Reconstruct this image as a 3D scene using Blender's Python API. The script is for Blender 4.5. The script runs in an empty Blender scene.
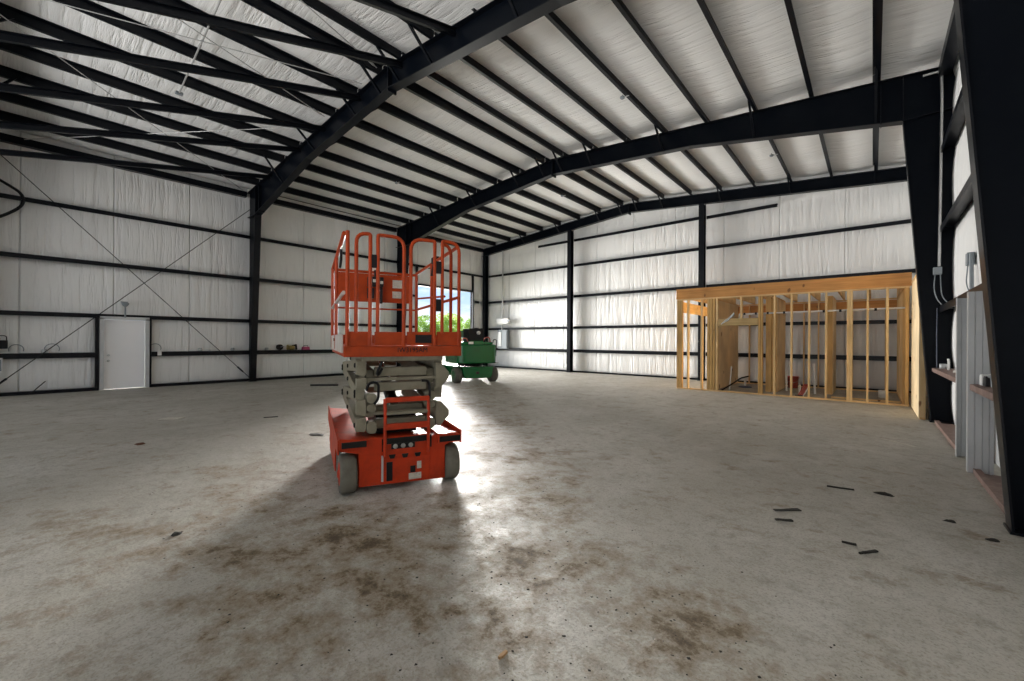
import bpy, bmesh, math, random
from mathutils import Vector, Matrix, noise

random.seed(7)
S = bpy.context.scene
COL = S.collection
PI = math.pi

# ------------------------------------------------------------------ helpers
class MB:
    """collects geometry for ONE mesh object"""
    def __init__(s): s.v = []; s.f = []; s.sm = []
    def add(s, vs, fs, smooth=False):
        b = len(s.v); s.v += [tuple(p) for p in vs]
        s.f += [tuple(i + b for i in f) for f in fs]; s.sm += [smooth] * len(fs)
        return s
    def box(s, x0, x1, y0, y1, z0, z1):
        return s.add([(x0,y0,z0),(x1,y0,z0),(x1,y1,z0),(x0,y1,z0),(x0,y0,z1),(x1,y0,z1),(x1,y1,z1),(x0,y1,z1)],
                     [(0,3,2,1),(4,5,6,7),(0,1,5,4),(1,2,6,5),(2,3,7,6),(3,0,4,7)])
    def bar(s, p0, p1, w, h, up=(0,0,1)):
        """rectangular bar from p0 to p1, width w (sideways), height h (along up)"""
        p0, p1 = Vector(p0), Vector(p1); d = (p1-p0).normalized(); up = Vector(up)
        r = d.cross(up)
        if r.length < 1e-4: r = d.cross(Vector((1,0,0)))
        r.normalize(); u = r.cross(d).normalized()
        vs = [p + r*a*w/2 + u*b*h/2 for p in (p0,p1) for a,b in ((-1,-1),(1,-1),(1,1),(-1,1))]
        return s.add(vs, [(0,1,2,3),(7,6,5,4),(0,4,5,1),(1,5,6,2),(2,6,7,3),(3,7,4,0)])
    def tube(s, pts, r, n=8, closed=False, cap=True):
        pts = [Vector(p) for p in pts]; m = len(pts); rings = []
        ref = None
        for i, p in enumerate(pts):
            if closed: t = (pts[(i+1)%m]-pts[i-1])
            else: t = pts[min(i+1,m-1)]-pts[max(i-1,0)]
            t.normalize()
            if ref is None:
                ref = Vector((0,0,1)) if abs(t.z) < .9 else Vector((1,0,0))
                ref = (ref - t*ref.dot(t)).normalized()
            else:
                ref = (ref - t*ref.dot(t))
                if ref.length < 1e-5: ref = t.orthogonal()
                ref.normalize()
            b = t.cross(ref)
            rings.append([p + (ref*math.cos(2*PI*k/n) + b*math.sin(2*PI*k/n))*r for k in range(n)])
        vs = [q for R in rings for q in R]; fs = []
        for i in range(m if closed else m-1):
            j = (i+1) % m
            for k in range(n): fs.append((i*n+k, i*n+(k+1)%n, j*n+(k+1)%n, j*n+k))
        s.add(vs, fs, True)
        if cap and not closed:
            s.add(rings[0], [tuple(reversed(range(n)))]); s.add(rings[-1], [tuple(range(n))])
        return s
    def prism(s, poly, axis, a0, a1):
        """poly: 2-D outline in the plane normal to axis ('x': (y,z), 'y': (x,z), 'z': (x,y)), extruded a0..a1"""
        n = len(poly)
        def P(q, a):
            return (a,q[0],q[1]) if axis == 'x' else (q[0],a,q[1]) if axis == 'y' else (q[0],q[1],a)
        vs = [P(q,a0) for q in poly] + [P(q,a1) for q in poly]
        fs = [tuple(range(n)), tuple(reversed(range(n,2*n)))]
        fs += [(i, i+n, (i+1)%n+n, (i+1)%n) for i in range(n)]
        return s.add(vs, fs)
    def lathe(s, prof, c, axis='z', n=24):
        """prof: (radius, height) list revolved round axis through c"""
        vs = []; c = Vector(c)
        for r, h in prof:
            for k in range(n):
                a = 2*PI*k/n; x, y = r*math.cos(a), r*math.sin(a)
                vs.append(c + Vector({'z':(x,y,h),'x':(h,x,y),'y':(x,h,y)}[axis]))
        fs = []
        for i in range(len(prof)-1):
            for k in range(n): fs.append((i*n+k, i*n+(k+1)%n, (i+1)*n+(k+1)%n, (i+1)*n+k))
        fs.append(tuple(range(n))); fs.append(tuple(range((len(prof)-1)*n, len(prof)*n)))
        s.add(vs, fs[:-2], True); s.add([], [])
        b = len(s.v) - len(vs)
        s.f += [tuple(b+i for i in fs[-2]), tuple(b+i for i in fs[-1])]; s.sm += [False, False]
        return s
    def rot(s, m):
        s.v = [tuple(m @ Vector(p)) for p in s.v]; return s

def mesh_of(name, mb, mat, fix=True):
    me = bpy.data.meshes.new(name); me.from_pydata(mb.v, [], mb.f)
    me.polygons.foreach_set('use_smooth', mb.sm)
    if fix:
        bm = bmesh.new(); bm.from_mesh(me); bmesh.ops.recalc_face_normals(bm, faces=bm.faces); bm.to_mesh(me); bm.free()
    me.materials.append(mat); me.update()
    return me

def tag(o, label=None, cat=None, group=None, kind=None):
    if label: o['label'] = label
    if cat: o['category'] = cat
    if group: o['group'] = group
    if kind: o['kind'] = kind
    return o

def root(name, loc, label, cat, group=None, rz=0):
    o = bpy.data.objects.new(name, None); COL.objects.link(o)
    o.location = loc; o.rotation_euler = (0,0,rz); o.empty_display_size = .2
    return tag(o, label, cat, group)

def part(name, mb, mat, parent, world=True, bevel=0, label=None, kind=None, fix=True):
    """a part: world=True -> geometry given in world coordinates"""
    o = bpy.data.objects.new(name, mesh_of(name, mb, mat, fix)); COL.objects.link(o); o.parent = parent
    if world and parent.type == 'EMPTY':
        o.matrix_parent_inverse = (Matrix.Translation(parent.location) @ parent.rotation_euler.to_matrix().to_4x4()).inverted()
    if bevel: bev(o, bevel)
    if label: o['label'] = label
    if kind: o['kind'] = kind
    return o

def single(name, mb, mat, label=None, cat=None, group=None, kind=None, bevel=0, fix=True):
    xs = [p[0] for p in mb.v]; ys = [p[1] for p in mb.v]; zs = [p[2] for p in mb.v]
    c = Vector(((min(xs)+max(xs))/2, (min(ys)+max(ys))/2, min(zs)))
    mb.v = [tuple(Vector(p)-c) for p in mb.v]
    o = bpy.data.objects.new(name, mesh_of(name, mb, mat, fix)); COL.objects.link(o); o.location = c
    if bevel: bev(o, bevel)
    return tag(o, label, cat, group, kind)

def bev(o, w, seg=2):
    m = o.modifiers.new('bevel', 'BEVEL'); m.width = w; m.segments = seg; m.limit_method = 'ANGLE'; m.angle_limit = .6

def struct(name, mb, mat, fix=True): return single(name, mb, mat, kind='structure', fix=fix)

def copy_tree(o, parent=None):
    c = o.copy(); COL.objects.link(c)
    if parent: c.parent = parent
    for ch in o.children: copy_tree(ch, c)
    return c

def fillet(pts, rad, n=5):
    """round the inner corners of a polyline; rad: one radius per inner corner"""
    pts = [Vector(p) for p in pts]; out = [pts[0]]
    for i in range(1, len(pts)-1):
        r = rad[i-1] if isinstance(rad, (list,tuple)) else rad
        if r <= 0: out.append(pts[i]); continue
        a = pts[i] + (pts[i-1]-pts[i]).normalized()*r; b = pts[i] + (pts[i+1]-pts[i]).normalized()*r
        for k in range(n+1):
            t = k/n; out.append(a*(1-t)**2 + pts[i]*2*t*(1-t) + b*t*t)
    out.append(pts[-1]); return out

# ------------------------------------------------------------------ materials
def mat_new(name):
    m = bpy.data.materials.new(name); m.use_nodes = True; nt = m.node_tree
    b = nt.nodes['Principled BSDF']; return m, nt, b
def nd(nt, t, **kw):
    n = nt.nodes.new(t)
    for k, v in kw.items():
        if k in n.inputs.keys(): n.inputs[k].default_value = v
        else: setattr(n, k, v)
    return n
def ramp(nt, src, stops):
    r = nt.nodes.new('ShaderNodeValToRGB'); e = r.color_ramp.elements
    while len(e) < len(stops): e.new(.5)
    for i, (p, c) in enumerate(stops):
        e[i].position = p; e[i].color = (c,c,c,1) if not isinstance(c, tuple) else (*c,1)
    nt.links.new(src, r.inputs[0]); return r
def mixc(nt, fac, a, b, mode='MIX'):
    m = nt.nodes.new('ShaderNodeMix'); m.data_type = 'RGBA'; m.blend_type = mode
    for sock, v in ((m.inputs[0],fac),(m.inputs[6],a),(m.inputs[7],b)):
        if isinstance(v, bpy.types.NodeSocket): nt.links.new(v, sock)
        elif isinstance(v, tuple): sock.default_value = (*v,1)
        else: sock.default_value = v
    return m.outputs[2]
def coords(nt, scale=(1,1,1), rot=(0,0,0), kind='Object'):
    tc = nt.nodes.new('ShaderNodeTexCoord'); mp = nt.nodes.new('ShaderNodeMapping')
    mp.inputs['Scale'].default_value = scale; mp.inputs['Rotation'].default_value = rot
    nt.links.new(tc.outputs[kind], mp.inputs[0]); return mp.outputs[0]
def noise_t(nt, vec, scale, detail=4, rough=.55):
    n = nd(nt, 'ShaderNodeTexNoise'); n.inputs['Scale'].default_value = scale; n.inputs['Detail'].default_value = detail
    n.inputs['Roughness'].default_value = rough; nt.links.new(vec, n.inputs['Vector']); return n.outputs['Fac']
def bump(nt, b, h, strength, dist=.02):
    n = nd(nt, 'ShaderNodeBump'); n.inputs['Strength'].default_value = strength; n.inputs['Distance'].default_value = dist
    nt.links.new(h, n.inputs['Height']); nt.links.new(n.outputs[0], b.inputs['Normal'])

def paint(name, col, rough=.5, metal=0, wear=None, amount=.4, scale=6, spec=.5):
    m, nt, b = mat_new(name)
    b.inputs['Roughness'].default_value = rough; b.inputs['Metallic'].default_value = metal
    b.inputs['Specular IOR Level'].default_value = spec
    c = coords(nt); f = noise_t(nt, c, scale, 6, .65)
    r = ramp(nt, f, [(.45,0.),(.75,1.)])
    w = wear if wear else tuple(x*.7 for x in col)
    mul = nd(nt, 'ShaderNodeMath', operation='MULTIPLY'); nt.links.new(r.outputs[0], mul.inputs[0]); mul.inputs[1].default_value = amount
    nt.links.new(mixc(nt, mul.outputs[0], col, w), b.inputs['Base Color'])
    return m

M = {}
M['black'] = paint('black_steel_paint', (.003,.0042,.007), .34, wear=(.008,.009,.012), amount=.5, scale=3, spec=.2)
M['frame'] = paint('dark_steel_paint', (.0025,.0038,.0066), .34, wear=(.006,.008,.011), amount=.5, scale=2, spec=.06)
M['primer'] = paint('red_oxide_primer', (.19,.115,.095), .6, wear=(.32,.24,.2), amount=.7, scale=9)
M['galv'] = paint('galvanised_grey', (.44,.45,.45), .45, .25, wear=(.33,.34,.34), amount=.5, scale=4)
M['conduit'] = paint('conduit_steel', (.55,.55,.54), .35, .5)
M['orange'] = paint('orange_machine_paint', (.50,.038,.006), .5, wear=(.16,.024,.009), amount=.7, scale=5, spec=.25)
M['orangerail'] = paint('orange_rail_paint', (.40,.048,.006), .5, wear=(.20,.03,.009), amount=.7, scale=7, spec=.22)
M['arm'] = paint('grey_beige_arm_paint', (.235,.215,.155), .5, wear=(.11,.09,.055), amount=.6, scale=5, spec=.3)
M['armdark'] = paint('dark_grease', (.009,.009,.008), .5, spec=.25)
M['toe'] = paint('worn_grey_board', (.5,.47,.43), .5, wear=(.36,.2,.13), amount=.6, scale=4)
M['rubber'] = paint('rubber_tyre', (.085,.082,.07), .85, wear=(.2,.18,.15), amount=.7, scale=8)
M['tyregrey'] = paint('grey_solid_tyre', (.15,.14,.11), .85, wear=(.08,.07,.05), amount=.7, scale=8)
M['plastic'] = paint('black_plastic', (.007,.007,.008), .5, spec=.25)
M['sticker'] = paint('pale_sticker', (.55,.52,.45), .5, wear=(.3,.27,.2), amount=.8, scale=40)
M['white'] = paint('white_plastic', (.78,.78,.76), .45, wear=(.6,.6,.58), amount=.4)
M['green'] = paint('green_machine_paint', (.001,.125,.03), .26, amount=.5, scale=4)
M['doorwhite'] = paint('white_door_paint', (.93,.93,.94), .4, wear=(.86,.86,.87), amount=.3, scale=2)
M['doorframe'] = paint('grey_door_frame', (.55,.56,.56), .5, wear=(.4,.4,.4), amount=.4)
M['red'] = paint('red_plastic', (.55,.10,.08), .4)
M['pink'] = paint('magenta_tool', (.45,.06,.16), .5)
M['yellow'] = paint('dusty_yellow_tool', (.3,.22,.06), .5)
M['bluegrey'] = paint('blue_grey_plastic', (.12,.14,.2), .5)
M['panelgrey'] = paint('electrical_grey', (.24,.27,.29), .45)
M['chrome'] = paint('chrome_rod', (.7,.7,.7), .15, 1.0)
M['mud'] = paint('dried_mud', (.03,.027,.022), .95)
M['leafdry'] = paint('dry_leaf', (.10,.04,.02), .9)
M['chip'] = paint('wood_chip', (.45,.27,.13), .8)
M['lamp'] = paint('lamp_lens', (.34,.34,.30), .3)

def wood(name, a, b_, axis):
    m, nt, b = mat_new(name); b.inputs['Roughness'].default_value = .65
    sc = {'z':(14,14,.9),'x':(.9,14,14),'y':(14,.9,14)}[axis]
    c = coords(nt, sc); f = noise_t(nt, c, 1.6, 6, .6)
    r = ramp(nt, f, [(.3,b_),(.62,a)])
    c2 = coords(nt); g = noise_t(nt, c2, .9, 2); r2 = ramp(nt, g, [(.35,.78),(.65,1.1)])
    kn = noise_t(nt, coords(nt, (1,1,.6)), 5, 1); rk = ramp(nt, kn, [(.73,0.),(.77,1.)])
    base = mixc(nt, 1., r.outputs[0], r2.outputs[0], 'MULTIPLY')
    nt.links.new(mixc(nt, rk.outputs[0], base, (.25,.10,.03)), b.inputs['Base Color'])
    bump(nt, b, f, .25, .004); return m
M['studv'] = wood('pine_stud', (.88,.64,.33), (.74,.48,.2), 'z')
M['studx'] = wood('pine_plate', (.88,.64,.34), (.72,.47,.2), 'x')
M['studd'] = wood('pine_post_tan', (.72,.45,.17), (.55,.32,.1), 'z')
M['lvl'] = wood('orange_rim_board', (.74,.36,.11), (.58,.25,.065), 'x')
M['joist'] = wood('joist_timber', (.84,.55,.24), (.66,.4,.15), 'y')
M['ply'] = wood('pale_plywood', (.92,.74,.46), (.82,.6,.33), 'z')
M['plyy'] = wood('tan_header_board', (.62,.44,.2), (.5,.33,.13), 'x')

def vinyl(name, axis, across, seams=True):
    """white vinyl-faced insulation: fine creases, soft pillows, seams every 1.8 m"""
    m, nt, b = mat_new(name); b.inputs['Roughness'].default_value = .42
    b.inputs['Specular IOR Level'].default_value = .35
    # stretched creases: long along `axis`
    sc = [7., 7., 7.]; sc['xyz'.index(axis)] = .55
    v = coords(nt, tuple(sc)); f1 = noise_t(nt, v, 1.0, 5, .62)
    sc2 = [2.2,2.2,2.2]; sc2['xyz'.index(axis)] = .35
    f2 = noise_t(nt, coords(nt, tuple(sc2), (.0,.0,.0)), 1.0, 2, .5)
    tc = nd(nt, 'ShaderNodeTexCoord'); sep = nd(nt, 'ShaderNodeSeparateXYZ'); nt.links.new(tc.outputs['Object'], sep.inputs[0])
    w = nd(nt, 'ShaderNodeMath', operation='PINGPONG'); nt.links.new(sep.outputs['XYZ'.index(across.upper())], w.inputs[0]); w.inputs[1].default_value = .92
    seam = ramp(nt, w.outputs[0], [(.0,0.),(.025,1.)])
    crease = ramp(nt, f1, [(.3,0.),(.5,.75),(.72,1.)])
    a = nd(nt, 'ShaderNodeMath', operation='MULTIPLY_ADD'); nt.links.new(crease.outputs[0], a.inputs[0]); a.inputs[1].default_value = .6; nt.links.new(f2, a.inputs[2])
    if not seams:
        seam.color_ramp.elements[0].color = (.9,.9,.9,1)
    h = nd(nt, 'ShaderNodeMath', operation='MULTIPLY'); nt.links.new(a.outputs[0], h.inputs[0]); nt.links.new(seam.outputs[0], h.inputs[1])
    col = mixc(nt, seam.outputs[0], (.72,.72,.71), (.80,.80,.785))
    nt.links.new(col, b.inputs['Base Color'])
    bump(nt, b, h.outputs[0], .75, .05); return m
M['vinyl_wy'] = vinyl('white_vinyl_wall', 'z', 'y')
M['vinyl_wx'] = vinyl('white_vinyl_end_wall', 'z', 'x')
M['vinyl_roof'] = vinyl('white_vinyl_roof', 'x', 'y', False)

def concrete():
    m, nt, b = mat_new('stained_concrete_floor')
    w = coords(nt)
    n1 = noise_t(nt, w, .35, 5, .6); n2 = noise_t(nt, w, 2.2, 8, .65); n3 = noise_t(nt, w, 14, 6, .7)
    sm = coords(nt, (1.6,.5,1), (0,0,.85)); n4 = noise_t(nt, sm, 1.6, 5, .6)     # trowel / tyre drag
    c = mixc(nt, ramp(nt, n1, [(.3,0.),(.7,1.)]).outputs[0], (.355,.33,.28), (.53,.51,.465))
    c = mixc(nt, ramp(nt, n2, [(.35,0.),(.7,.75)]).outputs[0], c, (.385,.36,.305))
    c = mixc(nt, ramp(nt, n4, [(.5,0.),(.75,.45)]).outputs[0], c, (.57,.55,.505))
    c = mixc(nt, ramp(nt, n3, [(.3,.5),(.5,0.)]).outputs[0], c, (.24,.22,.185))
    # mud: tracked dirt around the lift and towards the door, each spot at its own place; the last two also deepen the lift's shadow
    geo = nd(nt, 'ShaderNodeNewGeometry'); spots = STAINS_AND_SHADE; acc = None
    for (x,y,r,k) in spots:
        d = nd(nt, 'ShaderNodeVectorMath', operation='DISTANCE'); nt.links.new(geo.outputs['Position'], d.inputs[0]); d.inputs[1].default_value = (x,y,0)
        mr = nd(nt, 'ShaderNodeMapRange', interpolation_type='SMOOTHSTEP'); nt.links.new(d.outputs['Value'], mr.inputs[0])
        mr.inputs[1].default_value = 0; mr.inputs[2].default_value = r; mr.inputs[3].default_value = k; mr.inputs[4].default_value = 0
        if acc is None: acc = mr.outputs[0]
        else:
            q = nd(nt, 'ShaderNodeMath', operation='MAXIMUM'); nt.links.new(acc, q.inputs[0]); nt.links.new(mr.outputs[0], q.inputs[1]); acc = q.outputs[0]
    d1 = noise_t(nt, w, 3.1, 9, .72); d2 = noise_t(nt, w, 9.5, 6, .75)
    s1 = nd(nt, 'ShaderNodeMath', operation='MULTIPLY_ADD'); nt.links.new(d2, s1.inputs[0]); s1.inputs[1].default_value = .45; nt.links.new(d1, s1.inputs[2])
    s1b = nd(nt, 'ShaderNodeMath', operation='MULTIPLY_ADD'); nt.links.new(s1.outputs[0], s1b.inputs[0]); s1b.inputs[1].default_value = 2.2; s1b.inputs[2].default_value = -.87
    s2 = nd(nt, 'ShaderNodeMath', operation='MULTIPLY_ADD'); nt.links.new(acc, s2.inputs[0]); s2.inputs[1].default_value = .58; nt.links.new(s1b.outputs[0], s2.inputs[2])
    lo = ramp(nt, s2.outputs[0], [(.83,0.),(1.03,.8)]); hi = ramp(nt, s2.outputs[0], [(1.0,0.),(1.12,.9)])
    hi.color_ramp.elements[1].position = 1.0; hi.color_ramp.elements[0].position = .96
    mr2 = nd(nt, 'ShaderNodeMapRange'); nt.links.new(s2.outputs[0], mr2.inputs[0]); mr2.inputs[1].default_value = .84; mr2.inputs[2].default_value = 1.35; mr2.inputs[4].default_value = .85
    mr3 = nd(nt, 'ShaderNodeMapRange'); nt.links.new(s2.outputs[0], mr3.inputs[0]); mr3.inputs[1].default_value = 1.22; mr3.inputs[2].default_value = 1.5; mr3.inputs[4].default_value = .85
    nt.nodes.remove(lo); nt.nodes.remove(hi)
    n5 = noise_t(nt, w, 55, 3, .7); c = mixc(nt, ramp(nt, n5, [(.34,.55),(.5,0.)]).outputs[0], c, (.17,.155,.125))
    n6 = noise_t(nt, w, 6, 8, .75); c = mixc(nt, ramp(nt, n6, [(.32,.7),(.47,0.)]).outputs[0], c, (.24,.215,.17))
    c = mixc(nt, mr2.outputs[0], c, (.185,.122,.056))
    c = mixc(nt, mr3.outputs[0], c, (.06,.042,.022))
    nt.links.new(c, b.inputs['Base Color'])
    # gloss: sealed slab, worn and damp in patches
    rr = nd(nt, 'ShaderNodeMapRange'); nt.links.new(n2, rr.inputs[0]); rr.inputs[1].default_value = .3; rr.inputs[2].default_value = .7; rr.inputs[3].default_value = .46; rr.inputs[4].default_value = .74
    ra = nd(nt, 'ShaderNodeMath', operation='MULTIPLY_ADD'); nt.links.new(mr2.outputs[0], ra.inputs[0]); ra.inputs[1].default_value = .25; nt.links.new(rr.outputs[0], ra.inputs[2])
    nt.links.new(ra.outputs[0], b.inputs['Roughness']); b.inputs['Specular IOR Level'].default_value = .5
    hb = nd(nt, 'ShaderNodeMath', operation='MULTIPLY_ADD'); nt.links.new(n3, hb.inputs[0]); hb.inputs[1].default_value = .5; nt.links.new(s2.outputs[0], hb.inputs[2])
    bump(nt, b, hb.outputs[0], .55, .012)
    return m
STAINS_AND_SHADE = [(-2.24,3.06,.9,.8),(-1.6,2.4,.9,.85),(-.85,2.32,.8,.75),(-2.15,2.5,.9,.65),(-2.4,1.5,1.4,.6),(-4.2,1.5,1.2,.65),
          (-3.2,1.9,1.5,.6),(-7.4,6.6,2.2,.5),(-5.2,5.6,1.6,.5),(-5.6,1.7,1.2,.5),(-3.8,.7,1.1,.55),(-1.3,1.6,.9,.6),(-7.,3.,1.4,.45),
          (-3.4,4.4,1.4,.55),(-4.8,.3,.9,.55),(-9.5,9.2,2.2,.4),(-.3,1.9,.8,.5),(.2,1.5,1.,.45),(-2.7,3.5,1.0,.6),(-2.8,1.6,2.4,.78),(-4.4,1.2,1.7,.6)]  # last two: broad brown film that also paints the lift's shadow darker
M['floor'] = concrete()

def simple_noise(name, a, b_, scale, rough=.9):
    m, nt, b = mat_new(name); b.inputs['Roughness'].default_value = rough
    f = noise_t(nt, coords(nt), scale, 8, .65); nt.links.new(ramp(nt, f, [(.3,a),(.7,b_)]).outputs[0], b.inputs['Base Color']); return m
M['ground'] = simple_noise('dry_grass_ground', (.42,.40,.20), (.66,.58,.36), .6)
def leaf(name, a, b_):
    m = simple_noise(name, a, b_, .8); nt = m.node_tree; b = nt.nodes['Principled BSDF']; b.inputs['Specular IOR Level'].default_value = .1
    tr = nt.nodes.new('ShaderNodeBsdfTranslucent'); mx = nt.nodes.new('ShaderNodeMixShader'); mx.inputs[0].default_value = .5
    nt.links.new(b.inputs['Base Color'].links[0].from_socket, tr.inputs[0])
    nt.links.new(b.outputs[0], mx.inputs[1]); nt.links.new(tr.outputs[0], mx.inputs[2]); nt.links.new(mx.outputs[0], nt.nodes['Material Output'].inputs[0]); return m
M['leaf1'] = leaf('tree_leaf_bright', (.20,.36,.05), (.48,.60,.14))
M['leaf2'] = leaf('tree_leaf_deep', (.12,.24,.04), (.30,.44,.09))
M['bark'] = simple_noise('tree_bark', (.10,.07,.05), (.2,.15,.1), 4)
M['skin'] = paint('white_metal_cladding', (.6,.61,.6), .5)

# ------------------------------------------------------------------ building numbers
XL, XR = -17.32, 1.2            # insulation face of the side walls
GIX, GIXR = -17.12, .97         # inner face of side-wall girts
YG, YGI = 17.64, 17.44          # insulation / girt face of the end wall
YF = -7.0                       # front end, behind the camera
RX = -8.14                      # ridge
F = [-.83, 5.27, 11.52]         # rigid frames
def zt(x): return 6.84 + (9.1 - abs(x-RX))*.085     # top of rafters = underside of purlins
PZ = .2                         # purlin depth
GZ = [1.07, 2.2, 3.73, 5.24]    # girt heights

# ------------------------------------------------------------------ setting
fl = MB().box(XL-.06, XR+.06, YF, YG+.06, -.2, 0)
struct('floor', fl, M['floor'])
gr = MB()
for i in range(24):
    pass
gr.add([(-120,-40,-.06),(XL-.06,-40,-.06),(XL-.06,80,-.06),(-120,80,-.06)], [(0,1,2,3)])
single('ground', gr, M['ground'], kind='structure', fix=False)

def pillow_wall(name, mat, plane, fixed, inward, u0, u1, topf, holes, uax, zlines, du=.26):
    """insulation blanket: pillows inward between girts; holes = (u0,u1,z0,z1); solid 5 cm behind"""
    us = sorted(set([u0,u1] + [h[0] for h in holes] + [h[1] for h in holes] + [u0+(u1-u0)*i/int((u1-u0)/du) for i in range(1,int((u1-u0)/du))]))
    zs = set([0.] + [h[3] for h in holes] + [h[2] for h in holes])
    zl = [0.] + zlines
    for a, b in zip(zl, zl[1:]):
        for i in range(7): zs.add(a+(b-a)*i/6)
    zs = sorted(zs)
    def d(u, z):
        for a, b in zip(zl, zl[1:]):
            if a <= z <= b:
                t = max(0., math.sin(PI*(z-a)/(b-a))); return .03+.05*t**.7*(.75+.35*noise.noise(Vector((u*1.3,z*.5,3.1))))
        return 0
    mb = MB(); idx = {}
    def P(u, z, layer):
        off = d(u, z)*inward if layer == 0 else -.05*inward
        zz = min(z, topf(u)) if z > 6 else z
        return (fixed+off, u, zz) if uax == 'y' else (u, fixed+off, zz)
    def V(i, j, l):
        k = (i,j,l)
        if k not in idx: idx[k] = len(mb.v); mb.v.append(P(us[i], zs[j], l))
        return idx[k]
    def solid(i, j):
        if i < 0 or j < 0 or i >= len(us)-1 or j >= len(zs)-1: return False
        uc, zc = (us[i]+us[i+1])/2, (zs[j]+zs[j+1])/2
        return not any(h[0]<uc<h[1] and h[2]<zc<h[3] for h in holes)
    for i in range(len(us)-1):
        for j in range(len(zs)-1):
            if not solid(i,j): continue
            for l in (0,1):
                mb.f.append((V(i,j,l),V(i+1,j,l),V(i+1,j+1,l),V(i,j+1,l))); mb.sm.append(True)
            for (di,dj,a,b) in ((-1,0,(i,j),(i,j+1)),(1,0,(i+1,j),(i+1,j+1)),(0,-1,(i,j),(i+1,j)),(0,1,(i,j+1),(i+1,j+1))):
                if not solid(i+di,j+dj):
                    mb.f.append((V(*a,0),V(*b,0),V(*b,1),V(*a,1))); mb.sm.append(False)
    return struct(name, mb, mat)

OPEN = (12.66, 16.44, 0, 4.27)      # overhead-door opening, left wall
DOOR = (1.40, 2.42, 0, 2.13)
eave = zt(XL)+PZ+.02
pillow_wall('wall_left', M['vinyl_wy'], 'x', XL, 1, YF, YG+.05, lambda u: eave, [OPEN, DOOR], 'y', GZ+[6.6, eave])
pillow_wall('wall_right', M['vinyl_wy'], 'x', XR, -1, YF, YG+.05, lambda u: zt(XR)+PZ+.02, [(7.35,8.25,0,2.1)], 'y', GZ+[6.6, zt(XR)+PZ+.02])
pillow_wall('wall_back', M['vinyl_wx'], 'y', YG, -1, XL-.05, XR+.05, lambda u: zt(u)+PZ+.02, [], 'x', GZ+[6.45, 6.9, 8.0])
pillow_wall('wall_front', M['vinyl_wx'], 'y', YF, 1, XL-.05, XR+.05, lambda u: zt(u)+PZ+.02, [(-15.5,-11.2,0,4.4),(-9.2,-4.9,0,4.4),(-3.6,.4,0,4.4)], 'x', GZ+[6.45, 6.9, 8.0])

# roof blanket: sags between purlins
PUR_R = [-7.78 + 1.115*i for i in range(8)]
PUR_L = [-8.50 - 1.115*i for i in range(8)]
PUR = sorted(PUR_L + PUR_R)
def roof():
    xs = []; knots = [XL-.05] + PUR + [XR+.05]
    for a, b in zip(knots, knots[1:]):
        for i in range(6): xs.append((a+(b-a)*i/6, math.sin(PI*i/6)*(.055 if b-a > .9 else .012)))
    xs.append((knots[-1], 0)); ys = [YF-.05 + (YG+.1-YF)*i/60 for i in range(61)]
    mb = MB()
    for l in (0,1):
        for x, sag in xs:
            for y in ys:
                s_ = sag*(.8+.4*noise.noise(Vector((x*.8,y*.9,1.7))))
                mb.v.append((x, y, zt(x)+PZ+ (.012 - s_ if l == 0 else .06)))
    n, k = len(xs), len(ys)
    for l in (0,1):
        for i in range(n-1):
            for j in range(k-1):
                o = l*n*k; mb.f.append((o+i*k+j, o+(i+1)*k+j, o+(i+1)*k+j+1, o+i*k+j+1)); mb.sm.append(True)
    rim = [(i,0) for i in range(n)] + [(n-1,j) for j in range(1,k)] + [(i,k-1) for i in range(n-2,-1,-1)] + [(0,j) for j in range(k-2,0,-1)]
    for (a,b),(c,d) in zip(rim, rim[1:]+rim[:1]):
        mb.f.append((a*k+b, c*k+d, n*k+c*k+d, n*k+a*k+b)); mb.sm.append(False)
    struct('ceiling', mb, M['vinyl_roof'])
roof()

# base angles along the walls
struct('baseboard_left', MB().box(-17.24,-17.10,F[0],DOOR[0]-.06,0,.09).box(-17.24,-17.10,DOOR[1]+.06,OPEN[0]-.08,0,.09), M['black'])
struct('baseboard_back', MB().box(-16.9,XR-.06,YGI+.05,YGI+.13,0,.07), M['black'])
struct('baseboard_right', MB().box(.90,.96,5.45,7.28,0,.06).box(.90,.96,8.32,11.3,0,.06).box(.96,1.16,5.45,7.28,0,.012).box(.96,1.16,8.32,11.3,0,.012), M['primer'])

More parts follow.
